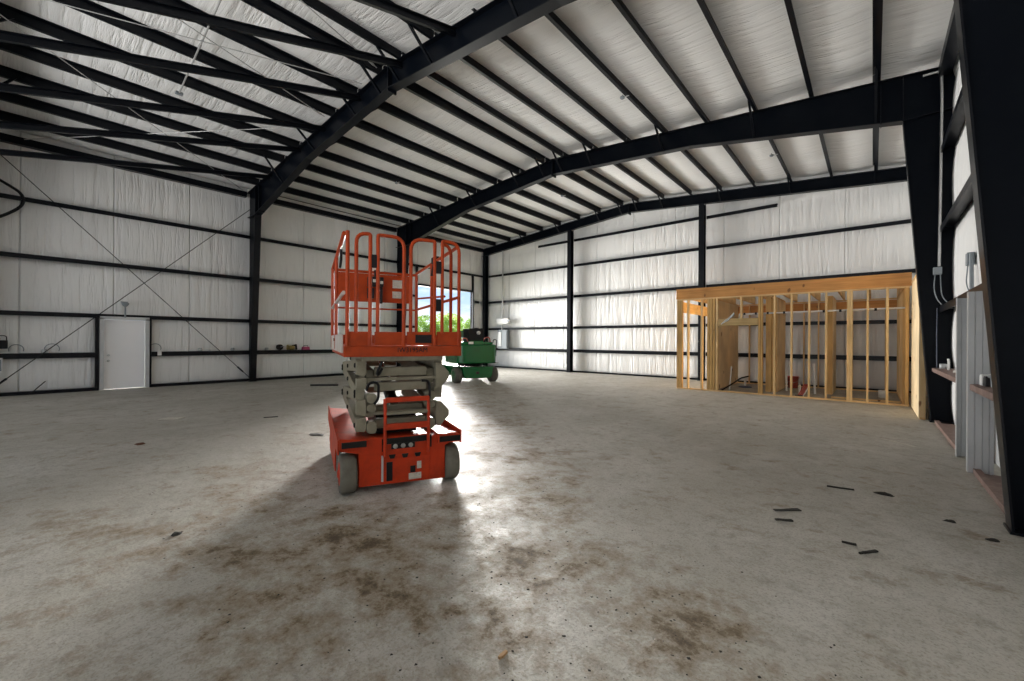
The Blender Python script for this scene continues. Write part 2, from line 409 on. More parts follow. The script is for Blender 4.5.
# ------------------------------------------------------------------ rigid frames
ORD = ['first','second','third','fourth','fifth','sixth','seventh','eighth']
def rigid_frame(y, label, braces, sides):
    t = root('steel_frame', (RX, y, 0), label, 'steel frame', 'rigid steel frames')
    h = .006; fw = .105
    knee_z = {-1:5.92, 1:5.98}
    for sd in (-1, 1):
        xo = -17.31 if sd < 0 else 1.185           # outer line
        xb = -16.86 if sd < 0 else .86            # inner at base
        xk = -16.42 if sd < 0 else .44            # inner at knee
        zk = knee_z[sd]
        xt = zt(xo)
        side = 'left' if sd < 0 else 'right'
        c = MB().prism([(xo,0.02),(xb,0.02),(xk,zk),(xk,zt(xk)-.01),(xo,zt(xo)-.01)], 'y', y-h, y+h)
        co = part('column', c, M['frame'], t)
        part('inner_flange', MB().bar((xb,y,.02),(xk,y,zk),.21,.016,(1,0,0)), M['black'], co)
        part('outer_flange', MB().bar((xo,y,.02),(xo,y,zt(xo)),.21,.016,(1,0,0)), M['black'], co)
        part('base_plate', MB().box(min(xo,xb)-.02,max(xo,xb)+.02,y-.12,y+.12,0,.02), M['black'], co)
        st = MB().box(xk-.008,xk+.008,y-.1,y+.1,zk,zt(xk)-.01).bar((xk,y,zk),(xo,y,zk+.02),.19,.014,(0,0,1))
        st.box(min(xk,xk-sd*.34)+(0 if sd>0 else .33), min(xk,xk-sd*.34)+(.014 if sd>0 else .344), y-.1,y+.1, zk+.03, zt(xk)-.05)
        part('stiffener', st, M['black'], co)
        # rafter: web deep at the knee, shallow past the haunch
        xh = xk - sd*4.1; zh = zt(xh)-.52; zr = zt(RX)-.5
        r = MB().prism([(xk,zk),(xh,zh),(RX,zr),(RX,zt(RX)-.01),(xk,zt(xk)-.01)], 'y', y-h, y+h)
        ro = part('rafter', r, M['frame'], t)
        b = MB().bar((xk,y,zk),(xh,y,zh),.21,.018,(0,0,1)).bar((xh,y,zh),(RX,y,zr),.21,.018,(0,0,1))
        part('bottom_flange', b, M['black'], ro)
        part('top_flange', MB().bar((xo,y,zt(xo)-.008),(RX,y,zt(RX)-.008),.21,.014,(0,0,1)), M['black'], ro)
    part('ridge_splice', MB().box(RX-.02,RX+.02,y-.11,y+.11,zt(RX)-.58,zt(RX)-.02), M['black'], t)
    for x in braces:
        sd = 1 if x > RX else -1
        xk = -16.42 if sd < 0 else .44; zk = knee_z[sd]; xh = xk-sd*4.1
        if abs(x-RX) < abs(xh-RX): zb = zt(RX)-.5 + (zt(xh)-.52-zt(RX)+.5)*abs(x-RX)/abs(xh-RX)
        else: zb = zt(xh)-.52 + (zk-zt(xh)+.52)*abs(x-xh)/4.1
        for s_ in sides:
            part('flange_brace', MB().bar((x,y+s_*.62,zt(x)+.05),(x,y+s_*.05,zb+.04),.045,.045,(1,0,0)), M['black'], t)
    return t
BR = [PUR_L[5],PUR_L[3],PUR_L[1],PUR_L[0],PUR_R[0],PUR_R[1],PUR_R[3],PUR_R[5],PUR_R[7]]
rigid_frame(F[0], 'black tapered steel frame closest to the front end, mostly behind the camera', BR[:3], (1,))
rigid_frame(F[1], 'black tapered steel frame nearest the camera, arching over the orange scissor lift', BR, (-1,1))
rigid_frame(F[2], 'black tapered steel frame in mid-hall, with the grey conduit on its column', BR, (-1,1))

# end-wall frame: columns and rafter
t = root('steel_frame', (RX, 17.3, 0), 'slim black end frame against the far end wall, shallow rafter', 'steel frame', 'rigid steel frames')
for sd in (-1,1):
    xo = -17.25 if sd < 0 else 1.1
    r = MB().prism([(xo,zt(xo)-.42),(RX,zt(RX)-.40),(RX,zt(RX)-.02),(xo,zt(xo)-.02)],'y',17.32,17.332)
    ro = part('rafter', r, M['frame'], t)
    part('bottom_flange', MB().bar((xo,17.326,zt(xo)-.42),(RX,17.326,zt(RX)-.40),.17,.016), M['black'], ro)
    part('top_flange', MB().bar((xo,17.326,zt(xo)-.02),(RX,17.326,zt(RX)-.02),.17,.014), M['black'], ro)
part('ridge_splice', MB().box(RX-.02,RX+.02,17.22,17.42,zt(RX)-.5,zt(RX)-.03), M['black'], t)
for x in PUR_L[1:6:2]+PUR_L[:1]+PUR_R[:1]+PUR_R[1::2]:
    part('flange_brace', MB().bar((x,16.75,zt(x)+.05),(x,17.25,zt(x)-.38),.04,.04,(1,0,0)), M['black'], t)
for x, lab in ((-17.02,'black steel end-wall column in the corner beside the door opening'),
               (-11.22,'black steel end-wall column between the corner and the timber room'),
               (-5.1,'black steel end-wall column rising behind the left end of the timber room')):
    tt = root('steel_column', (x,17.3,0), lab, 'column', 'end wall columns')
    z1 = zt(x)-.42
    cw = part('web', MB().box(x-.006,x+.006,17.2,17.43,.015,z1), M['frame'], tt)
    part('flange', MB().box(x-.1,x+.1,17.185,17.2,.015,z1), M['black'], tt)
    part('flange', MB().box(x-.1,x+.1,17.43,17.445,.015,z1), M['black'], tt)
    part('base_plate', MB().box(x-.13,x+.13,17.17,17.46,0,.015), M['black'], tt)

# ------------------------------------------------------------------ purlins (one object each, per bay)
def zee(y0, y1, sd):
    L = y1-y0; w = .0035
    mb = MB().box(-w,w,0,L,0,PZ)
    mb.box(-.07,w,0,L,0,.005).box(-.072,-.067,0,L,0,.022)
    mb.box(-w,.07,0,L,PZ-.005,PZ)
    if sd > 0: mb.v = [(-p[0],p[1],p[2]) for p in mb.v]
    return mb
BAYS = [(F[0],F[1]-.0,'nearest bay'), (F[1],F[2],'middle bay'), (F[2],17.42,'far bay')]
for bi, (y0,y1,bn) in enumerate(BAYS):
    proto = {}
    for sd, lst in ((-1,PUR_L),(1,PUR_R)):
        for i, x in enumerate(lst):
            if bi == 0 and x > -6.0: continue
            if sd not in proto:
                proto[sd] = bpy.data.objects.new('roof_purlin', mesh_of('roof_purlin', zee(y0+.012,y1-.012,sd), M['black'])); o = proto[sd]
            else: o = proto[sd].copy()
            COL.objects.link(o)
            o.location = (x, y0+.012, zt(x)+.002); o.rotation_euler = (0, math.atan(.085)*sd, 0)
            tag(o, f"black roof purlin in the {bn}, {ORD[i]} down the {'left' if sd<0 else 'right'} slope from the ridge", 'purlin', f'roof purlins of the {bn}')
    for sd in (-1,1):
        if bi == 0 and sd > 0: continue
        x0, x1 = (-17.235,-17.06) if sd < 0 else (.93,1.11)
        ze = zt(x0 if sd<0 else x1)
        gy0, gy1 = y0+.16, (y1-.16 if bi < 2 else 17.15)
        mb = MB().box(x0,x1,gy0,gy1,ze-.02,ze-.014)
        xi = x1 if sd < 0 else x0
        mb.box(xi-.004,xi+.004,gy0,gy1,ze-.20,ze-.02)
        mb.box(x0,x1,gy0,gy1,ze-.206,ze-.2)
        single('eave_strut', mb, M['black'], f"black eave strut along the top of the {'left' if sd<0 else 'right'} side wall, {bn}", 'eave strut', 'eave struts')

# sloping struts hung between the nearest frame and the lower steel behind it
for i, (x, zA, zB) in enumerate([(-5.95,7.30,5.78),(-7.65,7.42,5.73),(-9.39,7.36,5.80),(-11.2,7.21,5.77),(-12.79,7.11,5.66),(-15.13,6.90,5.80)]):
    ang = math.atan2(zA-zB, 5.2+.35); L = math.hypot(5.25-F[0]+.4, (zA-zB)*(5.25-F[0]+.4)/5.55)
    mb = MB().box(-.004,.004,-L,0,-.055,.055).box(-.055,.0,-L,0,-.055,-.049).box(0,.055,-L,0,.049,.055).box(-.059,-.053,-L,0,-.055,-.04)
    o = bpy.data.objects.new('sloping_strut', mesh_of('sloping_strut', mb, M['black'])); COL.objects.link(o)
    o.location = (x, 5.21, zA); o.rotation_euler = (ang, 0, 0)
    tag(o, f"dark sloping steel strut under the nearest bay's roof, {ORD[5-i]} counted from the left wall", 'strut', 'sloping struts under the roof')

# ------------------------------------------------------------------ girts
def girt(name, p0, p1, z, inx, outx, axis, label, group, mat='black'):
    """C-section laid flat: inner flange faces the hall"""
    a, b = p0, p1; mb = MB(); s_ = 1 if inx > outx else -1
    def bx(i0,i1,z0,z1):
        if axis == 'y': mb.box(min(i0,i1),max(i0,i1),a,b,z0,z1)
        else: mb.box(a,b,min(i0,i1),max(i0,i1),z0,z1)
    bx(inx,outx,z+.035,z+.041)
    bx(inx,inx-s_*.006,z-(.10 if z < 1.2 else .075),z+.041)
    bx(outx,outx+s_*.006,z+.04,z+.10)
    bx(inx,inx-s_*.02,z-(.105 if z < 1.2 else .08),z-(.10 if z < 1.2 else .075))
    return single(name, mb, M[mat], label, 'girt', group)
HN = ['waist height','door-head height','third row up','top row']
LB = [(F[0]+.02,F[1]-.02,'nearest bay'),(F[1]+.02,F[2]-.02,'middle bay'),(F[2]+.02,17.2,'far bay')]
for (a,b,bn) in LB:
    for k, z in enumerate(GZ):
        if bn == 'nearest bay' and k == 0:
            girt('wall_girt',a,DOOR[0]-.1,z,GIX,XL+.02,'y','black girt on the left wall, waist height, left of the white door','left wall girts')
            girt('wall_girt',DOOR[1]+.1,b,z,GIX,XL+.02,'y','black girt on the left wall, waist height, right of the white door','left wall girts'); continue
        if bn == 'far bay' and k < 3:
            girt('wall_girt',a,OPEN[0]-.12,z,GIX,XL+.02,'y',f'short black girt left of the overhead door opening, {HN[k]}','left wall girts')
            girt('wall_girt',OPEN[1]+.12,b-.3,z,GIX,XL+.02,'y',f'short black girt right of the overhead door opening, {HN[k]}','left wall girts'); continue
        girt('wall_girt',a,b,z,GIX,XL+.02,'y',f'black girt on the left wall, {bn}, {HN[k]}','left wall girts')
EB = [(-16.9,-11.34,'left of the first end column'),(-11.1,-5.22,'between the two end columns'),(-4.98,1.05,'above or behind the timber room')]
for (a,b,bn) in EB:
    for k, z in enumerate(GZ):
        girt('wall_girt',a,b,z,YGI,YG-.02,'x',f'black girt on the end wall {bn}, {HN[k]}','end wall girts')
girt('wall_girt',-11.1,-5.22,6.47,YGI,YG-.02,'x','black girt just under the roof, between the two end columns','end wall girts')
girt('wall_girt',-13.3,-11.34,6.47,YGI,YG-.02,'x','short black girt just under the roof, left of the first end column','end wall girts')
girt('wall_girt',-4.98,-2.6,6.44,YGI,YG-.02,'x','short black girt just under the roof, right of the second end column','end wall girts')
RB = [(F[1]+.02,F[2]-.02,'in the middle bay')]
for (a,b,bn) in RB:
    for k, z in enumerate(GZ):
        if k == 0: continue
        girt('wall_girt',a,b,z,GIXR,XR-.02,'y',f'dark girt on the right wall beside the camera, {HN[k]}','right wall girts')
for (a,b,lab) in ((F[1]+.02,7.26,'rust-brown dusty girt on the right wall, between the nearest column and the grey jamb'),
                  (8.36,F[2]-.02,'rust-brown dusty girt on the right wall, beyond the grey door jambs')):
    mb = MB().box(.868,XR-.05,a,b,1.043,1.05).box(.868,.875,a,b,.985,1.043).box(.868,.89,a,b,.98,.987)
    single('wall_girt', mb, M['primer'], lab, 'girt', 'right wall girts')

# door jamb channels, right wall
for (y, open_to, lab) in ((7.28,-1,'nearer grey ribbed jamb channel of the walk-door opening, right wall'),
                          (8.26,1,'farther grey ribbed jamb channel of the walk-door opening, right wall')):
    t = root('jamb_channel',(1.0,y,0),lab,'door jamb','grey jamb channels')
    w = MB(); xs = [.86,.905,.915,.965,.975,1.02,1.03,1.06]; dz = [0,0,.012,.012,0,0,.012,.012]
    vs = []
    for zz in (0.0,2.14):
        for x, d in zip(xs,dz): vs.append((x,y+d*open_to,zz))
        for x, d in reversed(list(zip(xs,dz))): vs.append((x,y+d*open_to+.004*open_to,zz))
    n = 16; w.add(vs,[tuple(range(n)),tuple(reversed(range(n,2*n)))]+[(i,(i+1)%n,(i+1)%n+n,i+n) for i in range(n)])
    part('web', w, M['galv'], t)
    part('flange', MB().box(.855,.862,min(y,y-open_to*.10),max(y,y-open_to*.10),0,2.14), M['galv'], t)
    part('flange', MB().box(1.054,1.06,min(y,y-open_to*.10),max(y,y-open_to*.10),0,2.14), M['galv'], t)
# plain door slab closing that opening, outer face
struct('door_2', MB().box(1.19,1.235,7.35,8.25,0,2.1), M['doorframe'])

# ------------------------------------------------------------------ bracing rods
def rod(p0, p1, r, label, group, mat='black'):
    t = root('brace_rod', p0, label, 'brace rod', group)
    part('rod', MB().tube([p0,p1],r,6), M[mat], t)
    d = Vector(p1)-Vector(p0); q = Vector(p0)+d*.94
    part('turnbuckle', MB().tube([q,q+d.normalized()*.25],r*2.4,6), M[mat], t)
rod((-17.05,F[0]+.1,6.5),(-17.05,5.2,.16),.011,'thin steel brace rod on the left wall, falling to the near column foot','wall brace rods')
rod((-17.0,5.2,6.2),(-17.0,F[0]+.1,.10),.011,'thin steel brace rod on the left wall, rising to the near column head','wall brace rods')
def rz(x): return zt(x)-.06
for (x0,y0,x1,y1,lab) in [(-11.5,F[0]+.25,-16.95,4.95,'thin roof brace rod near the left eave, running down towards the column head'),
                          (-16.95,-.1,-11.3,5.0,'thin roof brace rod near the left eave, crossing the other rod low on the slope'),
                          (-10.95,F[0]+.25,-8.95,5.0,'thin dark roof brace rod passing just behind the hanging conduit, ending nearest the ridge'),
                          (-8.9,F[0]+.25,-10.82,5.0,'thin roof brace rod crossing at the hanging conduit and ending farther down the slope'),
                          (-6.3,F[0]+.25,-8.32,5.0,'thin dark roof brace rod at the top of the picture close to the ridge')]:
    dz = .05 if x1 > x0 else 0      # the two rods of a pair pass one under the other
    rod((x0,y0,rz(x0)-dz),(x1,y1,rz(x1)-dz),.010,lab,'roof brace rods','conduit')

# conduit across the nearest bay with its box
t = root('hanging_conduit',(-9.8,2.1,7.2),'pale conduit run under the nearest-bay purlins, ending in a small box','conduit')
part('pipe', MB().tube([(-6.2,2.15,zt(-6.2)-.03),(RX,2.18,zt(RX)-.03),(-12.2,2.26,zt(-12.2)-.03)],.018,8), M['conduit'], t)
part('coupling', MB().tube([(-10.2,2.219,zt(-10.2)-.03),(-10.3,2.221,zt(-10.3)-.03)],.026,8), M['conduit'], t)
part('junction_box', MB().box(-12.27,-12.18,2.19,2.33,zt(-12.2)-.07,zt(-12.2)-.01), M['panelgrey'], t, bevel=.008)
# conduit near the left eave, middle bay
single('eave_conduit', MB().tube([(-16.75,5.6,zt(-16.75)-.03),(-16.75,11.4,zt(-16.75)-.03)],.016,6), M['black'], 'thin dark pipe along the left eave in the middle bay', 'pipe')
# small sprinkler-like fixtures under purlins
for (x,y,lab) in [(-4.48,9.1,'small grey fixture clipped under a purlin, right slope of the middle bay'),
                  (-12.96,8.6,'small grey fixture clipped under a purlin, left slope of the middle bay'),
                  (-9.62,14.2,'small grey fixture clipped under a purlin, left slope of the far bay'),
                  (-2.3,14.4,'small grey fixture clipped under a purlin, right slope of the far bay')]:
    t = root('ceiling_fixture',(x,y,zt(x)-.12),lab,'fixture','small roof fixtures')
    part('box', MB().lathe([(.03,0),(.055,.02),(.055,.05),(.02,.06)],(x,y,zt(x)-.08),'z',12), M['panelgrey'], t)
    part('stem', MB().tube([(x,y,zt(x)-.03),(x,y,zt(x)+.02)],.012,6), M['panelgrey'], t)
    part('arm', MB().tube([(x,y,zt(x)-.05),(x+.16,y+.02,zt(x)-.045)],.012,6), M['conduit'], t)

# ------------------------------------------------------------------ white walk door, left wall
y0,y1,zh = DOOR[0],DOOR[1],DOOR[3]
d = MB().box(-17.27,-17.225,y0+.055,y1-.055,.012,zh-.05)
do = bpy.data.objects.new('door_1', mesh_of('door_1', d, M['doorwhite'])); COL.objects.link(do); tag(do, kind='structure'); bev(do,.004)
for z, r in ((1.02,.028),(.86,.032)):
    part('door_knob' if z < 1 else 'deadbolt', MB().lathe([(r*1.05,0),(r*1.05,.012),(r*.45,.016),(r*.5,.035),(r,.045),(r*.95,.065),(r*.3,.075)],(-17.225,y0+.15,z),'x',16), M['conduit'], do)
part('door_frame', MB().box(-17.3,-17.11,y0-.045,y0+.045,0,zh).box(-17.3,-17.11,y1-.045,y1+.045,0,zh).box(-17.3,-17.11,y0-.045,y1+.045,zh-.045,zh+.045), M['doorframe'], do, label='grey steel door frame')
part('frame_stud', MB().box(-17.3,-17.13,y0-.14,y0-.06,0,2.15).box(-17.3,-17.13,y1+.06,y1+.1,0,2.15), M['black'], do)
t = root('door_lamp_conduit',(-17.1,1.9,2.2),'small grey lamp bracket standing above the white door','lamp')
part('stub_pipe', MB().tube([(-17.1,1.9,2.15),(-17.1,1.9,2.5)],.022,10), M['panelgrey'], t)
part('lamp_head', MB().lathe([(.03,0),(.07,.05),(.09,.09),(.085,.11),(.03,.12)],(-17.1,1.9,2.48),'z',14), M['panelgrey'], t)
part('bracket', MB().box(-17.15,-17.07,1.8,1.96,2.6,2.635), M['panelgrey'], t)

# framed overhead-door opening, left wall
t = root('overhead_door_frame',(-17.2,14.55,0),'black steel channel frame round the open overhead doorway','door frame')
part('jamb', MB().box(-17.36,-17.14,OPEN[0]-.07,OPEN[0],0,5.2), M['black'], t)
part('jamb', MB().box(-17.36,-17.14,OPEN[1],OPEN[1]+.07,0,5.2), M['black'], t)
part('header', MB().box(-17.36,-17.14,OPEN[0],OPEN[1],OPEN[3]-.02,OPEN[3]+.08), M['black'], t)

# ------------------------------------------------------------------ scissor lift (local axes: x across, y away from camera, z up)
L = root('scissor_lift',(-3.66,2.525,0),'orange scissor lift with folded beige arms standing on the stained slab','scissor lift',rz=math.atan2(.919,.393))
def lp(name, mb, mat, parent=L, bevel=0, label=None, smooth=None): return part(name, mb, M[mat], parent, world=False, bevel=bevel, label=label)
# chassis: body between the wheels, stepped top
ch = MB().prism([(-.43,.07),(.45,.05),(.45,.40),(.60,.46),(.60,.53),(.36,.53),(.27,.50),(.27,.54),(-.24,.54),(-.30,.55),(-.36,.54),(-.36,.50),(-.60,.50),(-.60,.44),(-.43,.40)],'y',0,.10)
ch.box(-.43,.45,.10,2.0,.07,.50)
cho = lp('chassis', ch, 'orange', bevel=.008)
# fenders: long side boxes with a slanted top
for sd in (-1,1):
    x0, x1 = (-.61,-.36) if sd < 0 else (.36,.61)
    zt1 = .56 if sd < 0 else .53
    f = MB().prism([(x0,zt1-.10),(x1,zt1-.10),(x1,zt1-.02),(x0+(.0 if sd<0 else .0),zt1+.01)],'y',-.03,2.04)
    fo = lp('fender', f, 'orange', cho, bevel=.006)
    lp('grille', MB().box(x0+.02,x1-.0,-.036,-.028,zt1-.085,zt1-.025), 'armdark', fo)
    xo = -.625 if sd < 0 else .612
    ap = MB().prism([(.42,.14),(1.5,.14),(1.55,.36),(2.02,.40),(2.04,.60),(-.03,.56),(-.03,.42),(.36,.40)],'x',xo,xo+.012)
    lp('side_apron', ap, 'orange', fo)
lp('ladder_recess', MB().box(-.21,.30,-.004,.002,.40,.53), 'armdark', cho)
lp('recess_panel', MB().box(-.20,.28,-.012,-.002,.335,.47), 'orange', cho)
pz = MB(); cp = lp('control_strip', MB().box(-.12,.12,-.022,-.012,.42,.475), 'armdark', cho)
for i in range(3): lp('indicator_lamp', MB().lathe([(.024,0),(.024,-.008),(.012,-.014)],(-.08+.078*i,-.022,.448),'y',12), 'lamp', cp)
for i in range(3): lp('lifting_hook', MB().prism([(-.035,0),(.035,0),(.02,-.04),(-.02,-.04)],'y',-.02,-.002), 'armdark', cho).location = (-.11+.13*i,0,.365-.003*i)
lp('door_panel', MB().box(-.20,.28,-.006,.0,.07,.325), 'orange', cho, bevel=.004)
lp('slot', MB().box(-.165,-.105,-.014,-.005,.10,.29), 'plastic', cho)
lp('decal', MB().box(.06,.19,-.009,-.004,.085,.15), 'sticker', cho, label='pale warning decal')
lp('decal', MB().box(.075,.13,-.009,-.004,.155,.225), 'plastic', cho, label='dark square decal')
lp('decal', MB().box(.145,.19,-.009,-.004,.19,.265), 'sticker', cho, label='white upright decal')
lp('hinge', MB().box(-.215,-.195,-.012,0,.10,.36), 'conduit', cho)
def wheel(x0, x1, yc, r=.195):
    w = (x1-x0)
    tyre = MB().lathe([(r*.62,.0),(r*.92,.0),(r,w*.14),(r,w*.86),(r*.92,w),(r*.62,w)],(x0,yc,r),'x',32)
    o = lp('wheel', tyre, 'tyregrey')
    out = x0 if x0 < 0 else x1; s_ = -1 if x0 < 0 else 1
    lp('hub', MB().lathe([(r*.62,0),(r*.55,-s_*-.005),(r*.2,s_*.012),(r*.16,s_*.02)],(out-s_*.002,yc,r),'x',20), 'orange', o)
wheel(-.60,-.445,.12); wheel(.455,.60,.12); wheel(-.60,-.445,1.76); wheel(.455,.60,1.76)
# ladder on the near end
for x in (-.185,.255):
    lp('ladder_rail', MB().tube(fillet([(x,-.035,.36),(x,-.045,.80),(x,-.02,.935)],.05),.0165,8), 'orange')
for z, w in ((.925,.05),(.655,.06)):
    lp('ladder_rung', MB().box(-.185,.255,-.062,-.028,z-w/2,z+w/2), 'orange', bevel=.004)
lp('ladder_rung', MB().box(-.185,.255,-.055,-.03,.775,.80), 'arm', label='bare grey rung')
# scissor stack: four stages of crossed box arms
ZN = [.62,.79,.96,1.13,1.27]; YN, YE = .13, 1.95
def arm(xc, w, ya, za, yb, zb, hh=.118):
    d = Vector((0,yb-ya,zb-za)).normalized()
    mb = MB().bar((xc,ya,za),(xc,yb,zb),w,hh,(0,0,1))
    o = lp('scissor_arm', mb, 'arm', bevel=.007)
    for t_ in (.03,.5,.97):
        p = Vector((xc,ya+(yb-ya)*t_,za+(zb-za)*t_))
        s_ = -1 if xc < 0 else 1
        lp('pivot_pin', MB().lathe([(.024,0),(.024,s_*.012),(.012,s_*.016)],(xc+s_*w/2,p.y,p.z),'x',12), 'armdark', o)
    return o
for k in range(4):
    lo, hi = ZN[k]+.03, ZN[k+1]+.0
    for sd in (-1,1):
        a = (YN,lo,YE,hi) if k % 2 == 0 else (YN,hi,YE,lo)
        b = (YN+.02,hi,YE,lo) if k % 2 == 0 else (YN+.02,lo,YE,hi)
        arm(sd*.405, .085, *a); arm(sd*.312+.005, .075, *b)
# guard plates with a point outwards at the near pivots (right side shows two, left side follows the arms)
for z0,z1 in ((1.02,1.28),(.61,.87)):
    zm = (z0+z1)/2
    lp('pivot_plate', MB().prism([(.36,z0),(.42,z0),(.51,zm-.03),(.51,zm+.03),(.42,z1),(.36,z1)],'y',.06,.2), 'arm', bevel=.006)
for z0,z1 in ((1.16,1.33),(1.03,1.15),(.76,.93),(.60,.75)):
    lp('pivot_plate', MB().prism([(-.45,z0+.02),(-.37,z0),(-.355,z0+.03),(-.355,z1-.01),(-.37,z1),(-.45,z1-.01)],'y',.05,.16), 'arm', bevel=.006)
for z0,z1 in ((.885,.985),(.80,.88),(.58,.70)):
    for sd in (-1,1):
        lp('pivot_plate', MB().prism([(sd*.35,z0+.02),(sd*.32,z0),(sd*.27,z0),(sd*.255,z0+.03),(sd*.255,z1-.02),(sd*.28,z1),(sd*.33,z1),(sd*.35,z1-.02)][::sd],'y',.05,.17), 'arm', bevel=.004)
# cross tubes
for z, y, r in ((1.20,.15,.05),(1.045,.15,.048),(.80,.3,.035),(.66,.18,.05),(1.20,1.9,.05),(1.0,1.9,.045),(.82,1.9,.045)):
    lp('cross_tube', MB().box(-.265,.27,y-.05,y+.05,z-r*.95,z+r*.95), 'arm', bevel=.012)
for z in (1.125,.775):
    lp('cross_bar', MB().box(-.36,.37,.10,.15,z-.016,z+.016), 'arm')
lp('lift_cylinder', MB().tube([(0.0,.45,.72),(.02,1.25,1.04)],.065,14).tube([(.0,.5,.74),(.0,.36,.69)],.05,12), 'armdark')
lp('cylinder_rod', MB().tube([(.02,1.25,1.04),(.03,1.7,1.22)],.035,12), 'chrome')
lp('hose', MB().tube(fillet([(-.20,.04,1.34),(-.22,.03,1.27),(-.26,.04,1.2),(-.24,.06,1.16),(-.2,.06,1.24)],.04),.013,8), 'plastic')
lp('hose', MB().tube(fillet([(-.35,.05,1.02),(-.34,.03,1.10),(-.24,.03,1.10),(-.24,.04,.92),(-.28,.05,.88)],.05),.013,8), 'plastic')
lp('hose', MB().tube(fillet([(.20,.04,1.10),(.28,.03,1.10),(.29,.04,.92),(.27,.05,.84)],.05),.013,8), 'plastic')
lp('dark_backing', MB().box(-.22,.22,.35,1.0,.51,.72), 'plastic', bevel=.01)  # dark block sized as a backdrop for the shade between the arms
lp('under_deck_beam', MB().box(-.40,.42,.02,.10,1.315,1.365).box(-.40,-.33,.1,2.0,1.315,1.365).box(.35,.42,.1,2.0,1.315,1.365), 'arm')
# platform
pl = lp('platform', MB().prism([(-.575,1.36),(.62,1.36),(.62,1.47),(-.575,1.47)],'y',-.02,2.06), 'orangerail', bevel=.006)
# near toe boards, two pairs with a notch between the gates
tb = [(-.545,-.315,1.47,1.61),(-.29,.005,1.485,1.61),(.03,.33,1.485,1.615),(.345,.615,1.475,1.62)]
for (a,b,z0,z1) in tb:
    lp('toe_board', MB().box(a,b,-.028,-.012,z0,z1), 'orangerail', pl, bevel=.004)
lp('step_slot', MB().box(.115,.285,-.034,-.026,1.50,1.585), 'plastic', pl)
lp('lip', MB().box(-.33,.33,-.034,-.02,1.472,1.486), 'orangerail', pl)
so = lp('side_toe_board', MB().box(-.592,-.578,.02,2.02,1.40,1.585), 'toe', pl, label='worn grey side board')
lp('side_toe_board', MB().box(.608,.622,.02,2.02,1.46,1.60), 'orangerail', pl)
lp('board_bolt', MB().lathe([(.02,0),(.02,-.01)],(-.592,1.25,1.53),'x',10), 'plastic', so)
lp('far_toe_board', MB().box(-.57,.61,2.03,2.045,1.47,1.6), 'orangerail', pl)
tx = bpy.data.curves.new('model_lettering','FONT'); tx.body = 'IW3195AM'; tx.size = .072; tx.extrude = .002; tx.align_x = 'CENTER'; tx.align_y = 'CENTER'
to = bpy.data.objects.new('model_lettering', tx); COL.objects.link(to); to.parent = pl
to.location = (.09,-.024,1.425); to.rotation_euler = (PI/2,0,0); to.scale = (.92,1,1)
bpy.context.view_layer.update()
tm = bpy.data.meshes.new_from_object(to.evaluated_get(bpy.context.evaluated_depsgraph_get())); tm.materials.clear(); tm.materials.append(M['plastic'])
bpy.data.objects.remove(to); to = bpy.data.objects.new('model_lettering', tm); COL.objects.link(to); to.parent = pl
to.location = (.09,-.024,1.425); to.rotation_euler = (PI/2,0,0); to.scale = (.92,1,1); to['label'] = 'black model lettering'
# rails
R_ = .0185
def rail(name, pts, rad=0, mat='orangerail', r=R_): return lp(name, MB().tube(fillet(pts,rad) if rad else pts, r, 10), mat)
rail('corner_post', [(-.545,-.03,1.47),(-.545,-.03,2.585)])
rail('gate_loop', [(-.465,-.03,1.60),(-.465,-.03,2.575),(-.335,-.03,2.575),(-.335,-.03,1.47)], [.10,.02])
rail('gate_loop', [(-.262,-.03,1.60),(-.262,-.03,2.575),(-.005,-.03,2.575),(-.005,-.03,1.47)], [.02,.12])
rail('gate_loop', [(.065,-.03,1.60),(.065,-.03,2.575),(.315,-.03,2.575),(.315,-.03,1.47)], [.12,.02])
rail('gate_loop', [(.398,-.03,1.60),(.398,-.03,2.585),(.585,-.03,2.585),(.585,-.03,1.47)], [.02,.12])
rail('corner_post', [(.535,.10,1.6),(.535,.10,2.5),(.50,.10,2.57),(.42,.10,2.585)], [.05,.03])
for x,z in ((-.298,2.31),(.357,2.30),(.357,1.90)):
    lp('gate_latch', MB().box(x-.03,x+.03,-.045,-.015,z-.065,z+.065), 'plastic', bevel=.005)
# left side rails
rail('top_rail', [(-.575,-.02,2.56),(-.575,2.02,2.53)], r=.02)
rail('mid_rail', [(-.578,-.02,1.985),(-.578,2.02,1.975)], mat='toe')
for y in (1.15,2.03): rail('side_post', [(-.578,y,1.42),(-.578,y,2.53)], r=.02)
rail('side_brace', [(-.56,.62,2.53),(-.56,.64,2.42),(-.56,.80,2.36)], r=.014, mat='plastic')
# right side rails
rail('top_rail', [(.60,.08,2.56),(.60,2.02,2.54)], r=.02)
rail('mid_rail', [(.60,.02,2.0),(.60,2.02,1.99)])
rail('mid_rail', [(.60,.55,2.06),(.60,2.02,2.16)], r=.014)
for y in (1.15,2.03): rail('side_post', [(.60,y,1.42),(.60,y,2.54)], r=.02)
